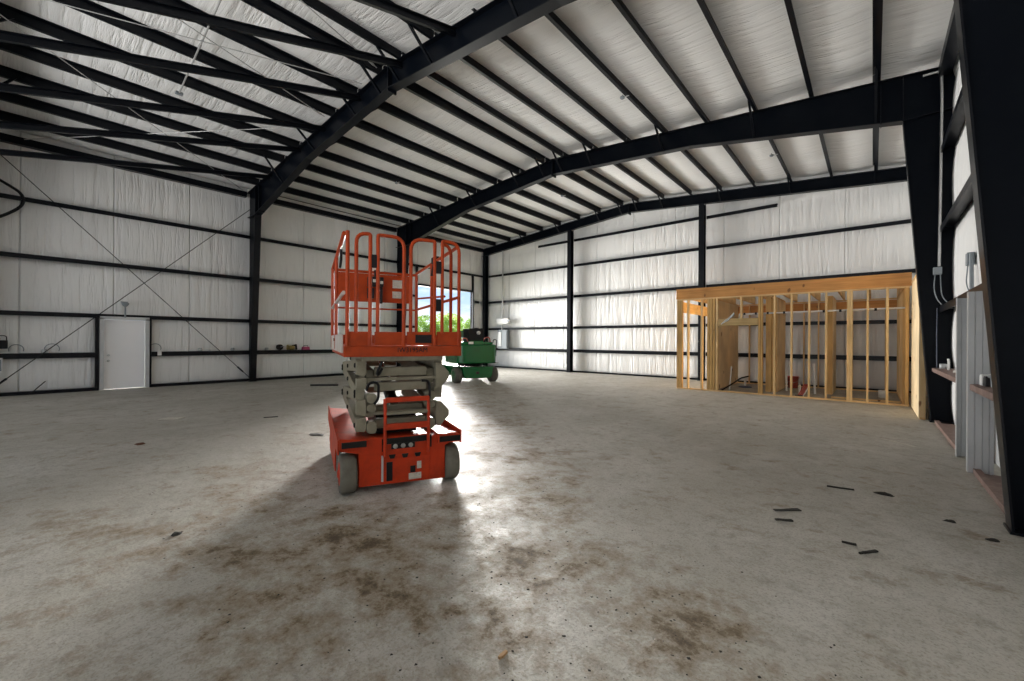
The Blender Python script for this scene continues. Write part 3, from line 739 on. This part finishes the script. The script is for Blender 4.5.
# far end: control panel board with box and stickers
rail('far_rail', [(-.56,2.05,2.52),(.60,2.05,2.52)], r=.02)
rail('far_rail', [(-.56,2.05,1.985),(.60,2.05,1.985)], r=.013)
bd = lp('control_board', MB().box(-.55,.50,2.015,2.035,2.08,2.49), 'orangerail', bevel=.004)
lp('sticker', MB().box(.24,.38,2.004,2.014,2.30,2.42), 'sticker', bd)
lp('sticker', MB().box(.24,.37,2.004,2.014,2.15,2.25), 'sticker', bd)
cb = lp('control_box', MB().box(-.12,.10,1.92,2.01,2.30,2.44).box(-.12,-.03,1.94,2.01,2.13,2.28).box(.02,.09,1.94,2.01,2.06,2.3), 'plastic', bevel=.008)
lp('joystick', MB().tube([(-.02,1.93,2.44),(-.02,1.92,2.50)],.014,8).lathe([(.012,0),(.024,.02),(.012,.045)],(-.02,1.92,2.49),'z',10), 'plastic', cb)
lp('switch', MB().box(-.05,-.01,1.91,1.92,2.36,2.40), 'sticker', cb); lp('switch', MB().box(.05,.09,1.91,1.92,2.34,2.38), 'sticker', cb)
# hand lever on the right rail
lp('lever', MB().tube([(.595,.98,2.56),(.56,.95,2.44),(.54,.92,2.36)],.018,8).box(.57,.63,.9,1.06,2.53,2.61), 'plastic')

# ------------------------------------------------------------------ green boom lift seen end-on
G = root('boom_lift',(-10.73,10.55,0),'small green self-propelled lift parked in front of the open doorway','boom lift',rz=math.atan2(.939,.345))
def gp(name, mb, mat, parent=G, bevel=0, label=None): return part(name, mb, M[mat], parent, world=False, bevel=bevel, label=label)
gch = gp('chassis', MB().prism([(-.50,.17),(.50,.17),(.56,.30),(.60,.58),(-.60,.58),(-.56,.30)],'y',-.05,2.3), 'green', bevel=.02)
gp('axle', MB().box(-.62,.62,.18,.34,.22,.34), 'plastic', gch); gp('axle', MB().box(-.62,.62,1.85,2.0,.22,.34), 'plastic', gch)
gp('bumper_plate', MB().box(-.42,.42,-.07,-.045,.30,.50), 'green', gch, bevel=.01)
gp('tie_down', MB().box(-.10,.02,-.085,-.06,.33,.41), 'plastic', gch)
for (x0,x1,y) in ((-.83,-.58,.26),(.58,.83,.26),(-.83,-.58,1.92),(.58,.83,1.92)):
    w = x1-x0; r = .28
    o = gp('wheel', MB().lathe([(r*.6,.0),(r*.9,.0),(r,w*.16),(r,w*.84),(r*.9,w),(r*.6,w)],(x0,y,r),'x',28), 'rubber')
    out = x0 if x0 < 0 else x1
    gp('hub', MB().lathe([(r*.6,0),(r*.5,.01),(r*.2,.02)],(out-.01,y,r),'x',16), 'green', o)
gp('turntable', MB().lathe([(.48,0),(.48,.06),(.44,.08)],(0,.75,.60),'z',28), 'plastic')
def rounded(x, r, y0, y1, n=6):
    p = []
    for (cx,cy,a0) in ((x-r,y0+r,-PI/2),(x-r,y1-r,0),(-x+r,y1-r,PI/2),(-x+r,y0+r,PI)):
        for k in range(n+1): a = a0+PI/2*k/n; p.append((cx+r*math.cos(a),cy+r*math.sin(a)))
    return p
bod = gp('turret_body', MB().prism(rounded(.76,.26,-.12,1.5),'z',.70,1.38), 'green', bevel=.05)
gp('hood', MB().prism(rounded(.67,.22,-.02,1.4),'z',1.38,1.47), 'green', bevel=.03)
gp('cowl_seam', MB().box(-.78,-.60,-.10,.9,.70,.715).box(.60,.78,-.10,.9,.70,.715), 'plastic', bod)
tw = gp('boom_head', MB().prism([(-.33,1.38),(-.33,1.95),(.25,1.97),(.27,1.62),(.27,1.38)],'y',.10,.62), 'plastic', bevel=.02)
gp('boom_cover', MB().prism([(-.30,1.35),(.20,1.35),(.20,1.52),(-.30,1.52)],'y',-.03,.12), 'green', tw, bevel=.02)
gp('decal', MB().box(-.38,-.20,-.045,-.032,1.40,1.48), 'white', tw)
gp('pin_boss', MB().lathe([(.07,0),(.07,-.05),(.03,-.06)],(.05,.10,1.80),'y',14), 'conduit', tw)
gp('boom_arm', MB().bar((-.03,.5,1.80),(-.03,2.3,1.72),.2,.26), 'green', tw)
gp('hose', MB().tube(fillet([(.27,.15,1.5),(.32,.12,1.64),(.52,.12,1.64),(.56,.15,1.47)],.1),.022,8), 'red')
gp('hose', MB().tube(fillet([(-.33,.15,1.5),(-.40,.12,1.62),(-.58,.12,1.58),(-.60,.15,1.45)],.1),.022,8), 'red')
gp('grab_rail', MB().tube(fillet([(.60,.0,1.45),(.60,-.02,1.56),(.73,-.02,1.56),(.735,0,1.30),(.745,.05,.95)],.05),.016,8), 'plastic')

# ------------------------------------------------------------------ timber room
YT, YB = 13.8, 17.15
sw, sd_ = .042, .135
tf = root('stud_wall',(-2.1,YT,0),'long open pine stud wall along the front of the timber room','stud wall','timber room walls')
def fp(name, mb, mat, bevel=.003): return part(name, mb, M[mat], tf, bevel=bevel)
DY = (YT, YT+sd_)
fp('bottom_plate', MB().box(-4.83,.67,*DY,0,.042), 'studx')
fp('top_plate', MB().box(-4.83,.67,*DY,2.86,2.90), 'studx')
for x, w, m in [(-4.80,.06,'studd'),(-4.74,.05,'studd'),(-4.69,.05,'studd'),(-4.49,.042,'studv'),(-4.07,.05,'studv'),(-3.87,.07,'studd'),(-3.79,.07,'studd'),(-3.71,.06,'studd'),(-3.63,.05,'studv'),
                (-2.49,.05,'studd'),(-2.43,.045,'studd'),(-2.11,.042,'studv'),(-1.71,.042,'studv'),(-1.31,.042,'studv'),(-.94,.042,'studv'),
                (-.48,.06,'studv'),(-.42,.05,'studv'),(-.10,.045,'studv'),(.27,.05,'studv'),(.62,.06,'studd')]:
    fp('stud', MB().box(x-w/2,x+w/2,*DY,.042,2.86), m)
for x in (-2.96,):
    fp('cripple_stud', MB().box(x-.022,x+.022,*DY,2.23,2.86), 'studv')
fp('door_header', MB().box(-3.60,-2.52,YT,YT+.1,2.02,2.23), 'plyy')
rb = MB().box(-4.85,.70,YT-.02,YT+.03,2.90,3.22)
single('rim_beam', rb, M['lvl'], 'deep orange-brown timber rim beam on top of the front stud wall', 'beam', bevel=.004)
single('rim_beam', MB().box(-4.84,-4.80,YT+.14,YB,2.50,2.85), M['joist'], 'timber rim beam running back along the left end of the timber room', 'beam', bevel=.004)
single('rim_beam', MB().box(-4.7,.6,YB+.115,YB+.155,2.55,2.85), M['lvl'], 'timber rim beam along the back of the room against the end wall', 'beam', bevel=.004)
# joists behind the rim
for i in range(9):
    x = -4.55+.64*i
    single('ceiling_joist', MB().box(x-.022,x+.022,YT+.035,YB+.16,2.91,3.19), M['joist'], f'{ORD[i] if i<8 else "ninth"} pine ceiling joist from the left over the timber room', 'joist', 'timber ceiling joists')
# partitions running back from the front wall
def partition(x0, x1, ya, yb, label, n, sheathed=None, zt_=2.86, top=True):
    t = root('partition_wall',((x0+x1)/2,(ya+yb)/2,0),label,'partition wall','timber room walls')
    part('bottom_plate', MB().box(x0,x1,ya,yb,0,.042), M['joist'], t)
    part('top_plate', MB().box(x0,x1,ya,yb,zt_,zt_+.04), M['joist'], t)
    for i in range(n):
        y = ya+.025+(yb-ya-.05)*i/(n-1)
        part('stud', MB().box(x0,x1,y-.021,y+.021,.042,zt_), M['studv' if i else 'studd'], t, bevel=.003)
    if sheathed: part('sheathing', MB().box(*sheathed,ya+.05,yb,.02,zt_), M['ply'], t)
    return t
partition(-3.90,-3.78,YT+.14,YB,'pine partition boarded with pale plywood, behind the dark corner posts',6,(-3.78,-3.765))
partition(-2.33,-2.215,14.85,16.45,'short pine partition in the middle of the timber room, left of the red bucket',4,(-2.215,-2.20))
partition(-1.02,-.895,15.4,16.7,'short pine partition in the timber room, right of the white pipes',4,(-.895,-.88))
partition(.55,.67,YT+.15,YB,'pine partition at the right end of the timber room',6)
# loose posts
single('timber_post', MB().box(-2.50,-2.345,14.86,14.96,0,2.90), M['studd'], 'wide tan timber post at the near end of the middle partition', 'post', bevel=.004)
tb_ = root('stud_wall',(-2.1,YB,0),'sparse pine stud wall at the back of the timber room by the end wall','stud wall','timber room walls')
for x in (-4.6,-4.1,-3.41,-3.0,-2.6,-1.77,-1.37,-.5,.3):
    part('stud', MB().box(x-.02,x+.02,YB+.02,YB+.11,.042,2.86), M['studv'], tb_, bevel=.003)
part('bottom_plate', MB().box(-4.8,.6,YB+.02,YB+.11,0,.042), M['studx'], tb_)
part('top_plate', MB().box(-4.8,.6,YB+.02,YB+.11,2.86,2.90), M['studx'], tb_)
# sole plates crossing the room floor
single('sole_plate', MB().box(-.86,.54,14.45,14.55,0,.04), M['studx'], 'loose pine sole plate on the slab inside the right part of the room', 'sole plate', bevel=.003)
# wing wall towards the black column
tw_ = root('wing_wall',(.71,12.6,0),'pale boarded timber wing wall running from the room to the black column','wing wall','timber room walls')
part('sheathing', MB().box(.70,.715,11.66,YT-.01,.02,2.95), M['ply'], tw_)
for i in range(6):
    y = 11.69+.405*i; part('stud', MB().box(.716,.80,y-.02,y+.02,.042,2.91), M['studv'], tw_)
part('bottom_plate', MB().box(.716,.80,11.66,YT-.02,0,.042), M['joist'], tw_)
part('top_plate', MB().box(.69,.80,11.66,YT-.03,2.95,2.99), M['joist'], tw_)

# services in the room
t = root('pvc_water_line',(-1.4,YT+.2,2.37),'white plastic pipe run level through the front studs above head height','pipe')
part('pipe', MB().tube([(-3.05,YT+.165,2.36),(-1.5,YT+.165,2.37),(.66,YT+.165,2.385)],.024,8), M['white'], t)
for x in (-2.9,-2.6,-2.3,-1.9,-1.0,-.65,.05): part('clip', MB().box(x-.025,x+.025,YT+.135,YT+.195,2.335,2.40), M['plastic'], t)
t = root('wire_bundle',(-3.4,YT-.02,2.2),'short bundle of grey cables tied at the left end of the white pipe','cable')
for k in range(4):
    dx = .03*k; part('cable', MB().tube(fillet([(-3.5+dx,YT-.02,2.06+.02*k),(-3.4+dx,YT-.03,2.16),(-3.3+dx*.6,YT-.015,2.24),(-3.14,YT-.01,2.40-.02*k)],.05),.012,6), M['panelgrey' if k%2 else 'white'], t)
def pvc(x,y,z0,z1,lab,r=.026,dx=0,mat='white'):
    return single('drain_pipe', MB().tube([(x,y,z0),(x+dx,y,z1)],r,10), M[mat], lab, 'pipe', 'plastic stub pipes')
pvc(-1.285,15.2,0,.88,'tall white plastic stub pipe in the middle of the timber room',.03,dx=-.04)
pvc(-1.63,14.9,0,.28,'short pale stub pipe just right of the red and blue tubing',.03)
pvc(-2.05,15.6,0,.55,'grey-white stub pipe behind the red and blue tubing',.026)
pvc(-3.45,14.6,0,.75,'slanting white stub pipe against the boarded partition',.022,.06)
t = root('floor_flange',(-3.25,15.8,0),'white pipe stub in a blue-grey floor flange','pipe')
part('flange', MB().lathe([(.20,0),(.20,.03),(.12,.05),(.05,.06)],(-3.25,15.8,0),'z',20), M['bluegrey'], t)
part('pipe', MB().tube([(-3.25,15.8,.04),(-3.25,15.8,.34)],.035,10), M['white'], t)
single('black_hose', MB().tube(fillet([(-3.56,14.0,.02),(-3.5,14.1,.06),(-3.35,14.7,.22),(-3.28,15.3,.34),(-3.2,16.0,.36)],.15),.024,8), M['plastic'], 'black hose curving off the slab inside the timber room', 'hose')
t = root('pex_tubing',(-1.5,14.1,0),'red and orange water tubing rising from the slab behind the front plate','tubing')
for k,(x,c) in enumerate(((-1.53,'red'),(-1.49,'red'),(-1.45,'red'),(-1.41,'white'))):
    part('tube', MB().tube(fillet([(x-.07,14.05+.02*k,.0),(x,14.09,.13),(x+.06,14.15,.28),(x+.09,14.2,.36)],.06),.015,7), M[c], t)
part('tube_sleeve', MB().box(-1.64,-1.46,13.99,14.03,0,.06), M['plastic'], t)
t = root('bucket',(-2.02,16.75,0),'translucent red plastic bucket at the back of the timber room','bucket')
part('body', MB().lathe([(.13,0),(.165,.36),(.175,.36),(.175,.39),(.155,.39)],(-2.02,16.75,0),'z',20), M['red'], t)
part('handle', MB().tube([(-2.19,16.75,.34),(-2.16,16.67,.22),(-2.02,16.57,.18),(-1.88,16.67,.22),(-1.85,16.75,.34)],.006,6), M['conduit'], t)
t = root('paper_roll',(.22,15.6,0),'white roll standing on the slab at the right of the timber room','roll')
part('roll', MB().lathe([(.03,0),(.10,0),(.10,.2),(.03,.2)],(.22,15.6,0),'z',18), M['white'], t)
part('core', MB().lathe([(.028,0.002),(.028,.203)],(.22,15.6,0),'z',12), M['chip'], t)

# ------------------------------------------------------------------ end wall electrics
t = root('electrical_panel',(-15.6,17.35,1.0),'grey electrical cabinet on the end wall beside the corner, half hidden by the green lift','electrical panel')
part('cabinet', MB().box(-15.95,-15.25,17.22,17.40,1.08,2.12), M['panelgrey'], t, bevel=.01)
part('door', MB().box(-15.62,-15.28,17.20,17.22,1.12,2.08), M['panelgrey'], t)
part('pipe', MB().tube([(-15.7,17.3,2.12),(-15.7,17.3,2.4)],.035,8), M['conduit'], t)
part('switch', MB().box(-15.9,-15.66,17.19,17.22,1.2,2.0), M['white'], t)
t = root('meter_box',(-15.6,17.3,2.4),'pale metal box on the end wall above the electrical cabinet','meter box')
part('box', MB().box(-16.0,-15.2,17.2,17.38,2.45,2.75), M['white'], t, bevel=.01)
part('lamp', MB().lathe([(.02,0),(.07,-.05),(.08,-.1)],(-15.15,17.3,2.62),'y',12), M['panelgrey'], t)
single('wall_conduit', MB().tube([(-15.72,17.36,2.75),(-15.72,17.36,6.85)],.035,8), M['conduit'], 'pale vertical conduit up the end wall from the meter box to the roof', 'conduit')

# ------------------------------------------------------------------ right wall electrics
t = root('riser_conduit',(.95,11.38,3),'grey conduit down the mid-hall right column, with outlet box and loose wires','conduit')
part('pipe', MB().tube(fillet([(.72,11.39,6.74),(.97,11.39,6.74),(.98,11.39,6.2),(.955,11.39,3.0)],.09),.022,8), M['conduit'], t)
bx = part('outlet_box', MB().box(.87,.99,11.33,11.405,2.84,2.98), M['panelgrey'], t, bevel=.006)
part('wire', MB().tube(fillet([(.9,11.38,2.84),(.87,11.33,2.5),(.98,11.2,2.2),(1.1,10.9,2.16)],.2),.008,6), M['panelgrey'], bx)
part('wire', MB().tube(fillet([(.97,11.38,2.84),(.98,11.3,2.4),(1.06,11.1,2.26)],.15),.008,6), M['panelgrey'], bx)
t = root('outlet_post',(1.08,8.95,2.25),'grey outlet box on a short bent conduit above the walk-door opening','electrical box')
part('outlet_box', MB().box(1.04,1.12,8.98,9.14,2.68,2.86), M['panelgrey'], t, bevel=.006)
part('pipe', MB().tube([(1.08,8.96,2.84),(1.08,8.93,2.24)],.024,8), M['panelgrey'], t)
part('wire', MB().tube(fillet([(1.06,9.1,2.68),(1.05,9.16,2.42),(1.07,8.98,2.26)],.1),.008,6), M['panelgrey'], t)
single('hanging_chain', MB().tube([(.93,11.385,2.2),(.925,11.385,1.7),(.93,11.385,1.06)],.007,5), M['bluegrey'], 'thin chain hanging down the mid-hall right column', 'chain')
t = root('tape_coil',(1.05,11.0,1.0),'coil of dark and white wire standing on the far rust-brown girt','coil')
part('coil', MB().tube([(1.0,10.42+.09*math.cos(a),1.155+.09*math.sin(a)) for a in [2*PI*k/20 for k in range(20)]],.013,7,closed=True), M['plastic'], t)
part('wrap', MB().tube([(.99,10.42+.092*math.cos(a),1.155+.092*math.sin(a)) for a in [1.7+2.6*k/10 for k in range(11)]],.016,7), M['white'], t)
t = root('tape_roll',(1.05,11.22,1.0),'small grey-white tape roll on the far rust-brown girt','tape')
part('roll', MB().lathe([(.03,0),(.055,0),(.055,.09),(.03,.09)],(1.0,11.18,1.051),'z',18), M['galv'], t)
part('core', MB().lathe([(.03,.001),(.03,.088)],(1.0,11.18,1.051),'z',14), M['chip'], t)
single('nail_box', MB().box(1.0,1.1,9.6,9.9,1.051,1.09).prism([(9.62,1.09),(9.88,1.09),(9.84,1.105),(9.66,1.105)],'x',1.01,1.09), M['toe'], 'flat worn box on the far rust-brown girt', 'box', bevel=.004)
t = root('tool_case',(1.02,7.1,1.05),'white and black tool case on the near rust-brown girt','tool case')
part('body', MB().prism([(6.90,1.051),(7.03,1.051),(7.03,1.13),(7.0,1.165),(6.90,1.165)],'x',.94,1.06), M['plastic'], t, bevel=.008)
part('side_case', MB().prism([(7.035,1.051),(7.16,1.051),(7.16,1.15),(7.13,1.18),(7.035,1.165)],'x',.93,1.05), M['white'], t, bevel=.008)
part('strap', MB().tube(fillet([(.97,6.92,1.16),(.97,6.84,1.175),(.97,6.74,1.15),(.97,6.72,1.06)],.03),.014,8), M['panelgrey'], t)

# ------------------------------------------------------------------ left wall odds and ends (on the waist-high girt)
zg = 1.07+.041
def coil(y, r, lab, mat='plastic', box=None):
    t = root('wire_coil',(-17.2,y,zg),lab,'wire coil','wire coils on the left wall')
    part('coil', MB().tube([(-17.2,y+r*math.cos(a),zg+r*.8+r*math.sin(a)) for a in [-.4+PI*1.25*k/16 for k in range(17)]],.011,6), M[mat], t)
    if box: part('outlet_box', MB().box(-17.24,-17.11,y+r*.3,y+r*.3+.1,zg-.12,zg+.02), M[box], t, bevel=.006)
coil(2.62,.14,'wire loop with a white box just right of the white door','panelgrey','white')
coil(.42,.14,'small wire loop on the girt left of the white door, beside the rod','panelgrey')
coil(-.22,.13,'flat wire loop on the girt at the far left edge','panelgrey')
for (y,lab) in ((3.78,'white cup-like cap on the girt midway between door and near column'),(4.72,'white cap on the girt nearest the near column'),(5.82,'white cap on the girt just right of the near column'),(.28,'white cap on the girt left of the white door')):
    single('plastic_cap', MB().lathe([(.06,0),(.065,.03),(.06,.08),(.05,.10),(.02,.105)],(-17.17,y,zg),'z',14), M["galv"], lab, "cap", 'white caps on the left girts')
t = root('cable_reel',(-17.2,6.29,zg),'dark cable reel on the left-wall girt right of the near column','reel')
part('drum', MB().lathe([(.11,0),(.11,.02),(.06,.025),(.06,.09),(.11,.095),(.11,.115)],(-17.27,6.29,zg+.112),'x',18), M['plastic'], t)
part('handle', MB().tube([(-17.17,6.29,zg+.12),(-17.13,6.29,zg+.12),(-17.13,6.42,zg+.14)],.014,6), M['panelgrey'], t)
t = root('power_tool',(-17.2,6.75,zg),'dusty yellow and black power tool on the left-wall girt','power tool')
part('motor', MB().lathe([(.05,0),(.085,.02),(.085,.17),(.06,.2)],(-17.2,6.62,zg+.09),'y',14), M['yellow'], t)
part('handle', MB().bar((-17.2,6.74,zg+.16),(-17.2,6.9,zg+.20),.06,.06).bar((-17.2,6.88,zg+.2),(-17.2,6.9,zg+.01),.05,.06), M['plastic'], t)
part('guard', MB().lathe([(.1,0),(.1,.03),(.04,.035)],(-17.2,6.56,zg+.105),'y',16), M['yellow'], t)
t = root('toolbox',(-17.2,7.25,zg),'small magenta-red box with a handle on the left-wall girt','toolbox')
part('body', MB().prism([(7.12,zg),(7.4,zg),(7.38,zg+.12),(7.14,zg+.12)],'x',-17.28,-17.13), M['pink'], t, bevel=.008)
part('handle', MB().tube(fillet([(-17.2,7.18,zg+.12),(-17.2,7.18,zg+.17),(-17.2,7.34,zg+.17),(-17.2,7.34,zg+.12)],.03),.01,6), M['plastic'], t)
t = root('switch_box',(-17.1,-.46,1.2),'black box with a wire loop at the far left edge of the left wall','switch box')
part('box', MB().box(-17.16,-17.04,-.56,-.36,1.24,1.46), M['plastic'], t, bevel=.008)
part('wire', MB().tube(fillet([(-17.08,-.52,1.46),(-17.08,-.52,1.58),(-17.08,-.38,1.58),(-17.08,-.38,1.46)],.06),.012,6), M['plastic'], t)
part('cover', MB().box(-17.04,-17.03,-.54,-.38,1.26,1.44), M['plastic'], t)
t = root('outlet_strip',(-17.1,-.5,.6),'white outlet strip low on the left wall at the far left edge','outlet')
part('strip', MB().box(-17.12,-17.06,-.53,-.44,.62,1.0), M['white'], t, bevel=.006)
part('socket', MB().box(-17.06,-17.055,-.51,-.46,.66,.96), M['panelgrey'], t)
single('black_cable', MB().tube(fillet([(-17.08,-.75,5.74),(-17.08,-.5,5.6),(-17.04,-.12,5.34),(-17.04,-.10,5.05),(-17.06,-.3,4.82),(-17.08,-.75,4.45)],.16),.035,8), M['plastic'], 'thick black cable looping on the left wall over the top girt', 'cable')
single('floor_cable', MB().tube(fillet([(-17.05,.30,.35),(-17.05,.05,.05),(-17.0,.0,.02)],.05),.012,6), M['plastic'], 'short wire end poking up at the base of the left wall, left of the door', 'cable')

# ------------------------------------------------------------------ litter on the slab
def stick(p, l, w, ang, lab, mat='mud', cat='stick', h=.012, name='stick'):
    mb = MB(); x, y = p; n = 5; pts = []
    for i in range(n): 
        s_ = (i/(n-1)-.5)*l; pts.append((x+math.cos(ang)*s_+random.uniform(-1,1)*l*.03, y+math.sin(ang)*s_+random.uniform(-1,1)*l*.03, h*.5+.001))
    for a, b in zip(pts,pts[1:]): mb.bar(a,b,w*random.uniform(.7,1.1),h)
    return single(name, mb, M[mat], lab, cat, 'litter on the slab')
def clod(p, r, lab, mat='mud', flat=.35, name='mud_clod', cat='mud clod'):
    mb = MB(); x, y = p; n = 9; ring = []; top = []
    for k in range(n):
        a = 2*PI*k/n; q = r*random.uniform(.6,1.2); ring.append((x+q*math.cos(a)*1.4,y+q*math.sin(a),.0005)); top.append((x+q*.6*math.cos(a)*1.4,y+q*.6*math.sin(a),r*flat*random.uniform(.7,1.2)))
    mb.add(ring+top+[(x,y,r*flat*1.2)],[(k,(k+1)%n,(k+1)%n+n,k+n) for k in range(n)]+[(k+n,(k+1)%n+n,2*n) for k in range(n)]+[tuple(reversed(range(n)))])
    return single(name, mb, M[mat], lab, cat, 'litter on the slab')
stick((-.58,4.52),.24,.05,.75,'flat dark leaf-like scrap, larger one in the middle of the right floor',h=.008)
stick((-.57,4.24),.13,.03,.6,'thin dark scrap just below the larger flat scrap')
stick((-.25,5.57),.22,.028,.2,'thin dark stick on the right floor, left of the dark clod')
clod((.09,5.64),.055,'dark mud clod right of the thin stick, on the right floor')
stick((-.02,4.0),.16,.02,.9,'short twig on the right floor towards the camera')
stick((-.13,4.08),.09,.02,.1,'tiny twig beside the short twig on the right floor')
clod((.51,5.17),.035,'small dark clod near the right wall, before the near column')
clod((.72,4.9),.035,'dark crumb pile at the foot of the near right column')
stick((-1.35,1.51),.055,.018,1.6,'pale wood chip on the floor at the bottom centre',mat='chip',cat='wood chip',name='wood_chip')
clod((-8.0,1.05),.06,'curled reddish dry leaf on the left floor',mat='leafdry',cat='leaf',name='dry_leaf',flat=.35)
clod((-4.12,.76),.035,'dark clod in the left foreground beside the shadow')
clod((-6.75,3.05),.11,'flat dark mud patch on the floor left of the lift',flat=.1)
stick((.30,8.7),.5,.05,2.4,'pale streak of spilled plaster near the right wall',mat='sticker',cat='scrap',h=.003,name='plaster_scrap')
stick((-8.9,3.1),.25,.05,1.2,'dark flake on the left floor midway to the door')
single('metal_bar', MB().bar((-13.95,6.05,.03),(-13.35,6.68,.03),.08,.05), M['plastic'], 'long dark bar lying on the slab left of the lift', 'bar')
single('paper_scrap', MB().prism([(-10.2,1.6),(-9.95,1.85),(-10.1,2.0),(-10.32,1.78)],'z',.001,.008), M['sticker'], 'pale flat scrap on the left floor towards the door', 'scrap')
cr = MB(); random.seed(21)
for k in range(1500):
    sx, sy, r, w = random.choice(STAINS_AND_SHADE); a = random.uniform(0,2*PI); q = r*random.uniform(0,1.1)**.7
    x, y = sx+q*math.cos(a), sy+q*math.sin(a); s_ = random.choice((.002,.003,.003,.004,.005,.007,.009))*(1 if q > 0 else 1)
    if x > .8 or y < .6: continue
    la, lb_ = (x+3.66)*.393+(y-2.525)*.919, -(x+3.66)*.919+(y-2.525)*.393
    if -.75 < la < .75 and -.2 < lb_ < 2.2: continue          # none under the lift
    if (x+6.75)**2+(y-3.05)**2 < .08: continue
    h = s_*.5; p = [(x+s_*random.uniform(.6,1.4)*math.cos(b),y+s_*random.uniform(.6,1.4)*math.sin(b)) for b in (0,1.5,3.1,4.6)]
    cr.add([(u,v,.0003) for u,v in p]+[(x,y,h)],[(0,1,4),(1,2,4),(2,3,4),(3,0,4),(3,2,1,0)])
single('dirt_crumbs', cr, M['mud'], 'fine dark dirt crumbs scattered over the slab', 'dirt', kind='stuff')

# ------------------------------------------------------------------ outside: trees beyond the open doorway
random.seed(5)
def tree(x, y, h, r, mat, lab):
    t = root('tree',(x,y,-.06),lab,'tree','trees beyond the doorway')
    part('trunk', MB().tube([(x,y,-.06),(x+.1,y,h*.3),(x+.2,y+.1,h*.6)],.16,8), M['bark'], t)
    mb = MB()
    for _ in range(3600):
        while True:
            p = Vector((random.uniform(-1,1),random.uniform(-1,1),random.uniform(-1,1)))
            if .35 < p.length < 1 and noise.noise(p*2.6+Vector((x,y,h))) > -.12: break
        c = Vector((x,y,h*.55)) + Vector((p.x*r,p.y*r,p.z*h*.47))
        n = Vector((random.gauss(0,1),random.gauss(0,1),random.gauss(0,1))).normalized(); u = n.orthogonal().normalized(); v = n.cross(u); s_ = random.uniform(.07,.17)
        mb.add([c-u*s_,c+v*s_*.6,c+u*s_,c-v*s_*.6],[(0,1,2,3)])
    part('crown', mb, M[mat], t, fix=False)
for i,(x,y,h,r,m,lab) in enumerate([(-48,31.5,5.6,2.3,'leaf1','bright bushy tree at the left of the doorway view'),(-48,36.6,5.0,2.3,'leaf2','darker tree left of centre in the doorway view'),
        (-48,41.7,5.5,2.3,'leaf1','bright tree in the middle of the doorway view'),(-43,36.2,3.0,1.8,'leaf1','low bright bush in front of the darker trees'),
        (-48,46.8,5.0,2.3,'leaf2','darker tree right of centre in the doorway view'),(-43,44.2,3.6,2.0,'leaf1','low bright bush at the right edge of the doorway view'),
        (-55,38.5,6.0,2.9,'leaf2','tall tree at the back of the doorway view'),(-55,46.5,6.2,2.9,'leaf1','tall bright tree at the back right of the doorway view'),(-55,54,6.0,2.9,'leaf2','dark tree behind the right edge of the doorway view')]):
    tree(x,y,h,r,m,lab)

# ------------------------------------------------------------------ light
W = bpy.data.worlds.new('sky'); S.world = W; W.use_nodes = True; nt = W.node_tree
bg = nt.nodes['Background']
tc = nd(nt,'ShaderNodeTexCoord'); sep = nd(nt,'ShaderNodeSeparateXYZ'); nt.links.new(tc.outputs['Generated'], sep.inputs[0])
g = ramp(nt, sep.outputs[2], [(0.,(.62,.74,.92)),(.12,(.42,.60,.90)),(.6,(.22,.42,.80))])
mp = nd(nt,'ShaderNodeMapping'); mp.inputs['Scale'].default_value = (4,4,14); nt.links.new(tc.outputs['Generated'], mp.inputs[0])
cl = ramp(nt, noise_t(nt, mp.outputs[0], 1.7, 6, .55), [(.42,0.),(.62,1.)])
nt.links.new(mixc(nt, cl.outputs[0], g.outputs[0], (.86,.88,.92)), bg.inputs[0]); bg.inputs[1].default_value = 1.0

def area(name, loc, rot, sx, sy, power, col=(1,1,1), spread=PI):
    l = bpy.data.lights.new(name,'AREA'); l.shape = 'RECTANGLE'; l.size = sx; l.size_y = sy; l.energy = power; l.color = col; l.spread = spread
    o = bpy.data.objects.new(name,l); COL.objects.link(o); o.location = loc; o.rotation_euler = rot; return o
# fill lights added at assumed front-wall door openings (unseen, behind the camera)
for i, x in enumerate((-13.35,-7.05,-1.6)):
    area('fill_front', (x,YF-.3,2.2), (PI/2+.62,0,0), 4.0, 4.2, (135,135,165)[i], (1.,.985,.96), 1.7)
# bright daylight through the open overhead doorway in the left wall
area('daylight_doorway', (-17.45,14.55,2.2), (0,-PI/2,0), 4.2, 3.7, 560, (1,.985,.96), 1.5)

# low hazy sun beyond the doorway
sun = bpy.data.lights.new('low_sun','SUN'); sun.energy = 17; sun.angle = math.radians(17); sun.color = (1,.97,.92)
so = bpy.data.objects.new('low_sun',sun); COL.objects.link(so)
so.rotation_euler = Vector((13.6,-12.3,-2.3)).to_track_quat('-Z','Y').to_euler()

# ------------------------------------------------------------------ camera
f, cy, yaw, roll, H = 417.5, 340.57, .7127, .0059, 1.531
s, c = math.sin(yaw), math.cos(yaw)
fw = Vector((-s,c,0)); r0 = Vector((c,s,0)); u0 = Vector((0,0,1))
rt = r0*math.cos(roll)+u0*math.sin(roll); up = u0*math.cos(roll)-r0*math.sin(roll)
cam = bpy.data.cameras.new('camera'); cam.sensor_width = 36; cam.lens = f/1024*36; cam.clip_start = .05; cam.clip_end = 400
co = bpy.data.objects.new('camera',cam); COL.objects.link(co)
m = Matrix((rt,up,-fw)).transposed().to_4x4(); m.translation = (0,0,H); co.matrix_world = m
S.camera = co
S.view_settings.view_transform = 'Standard'; S.view_settings.look = 'None'; S.view_settings.gamma = 1; S.view_settings.use_curve_mapping = False
S.view_settings.exposure = .5
S.cycles.max_bounces = 12; S.cycles.diffuse_bounces = 8; S.cycles.use_denoising = True
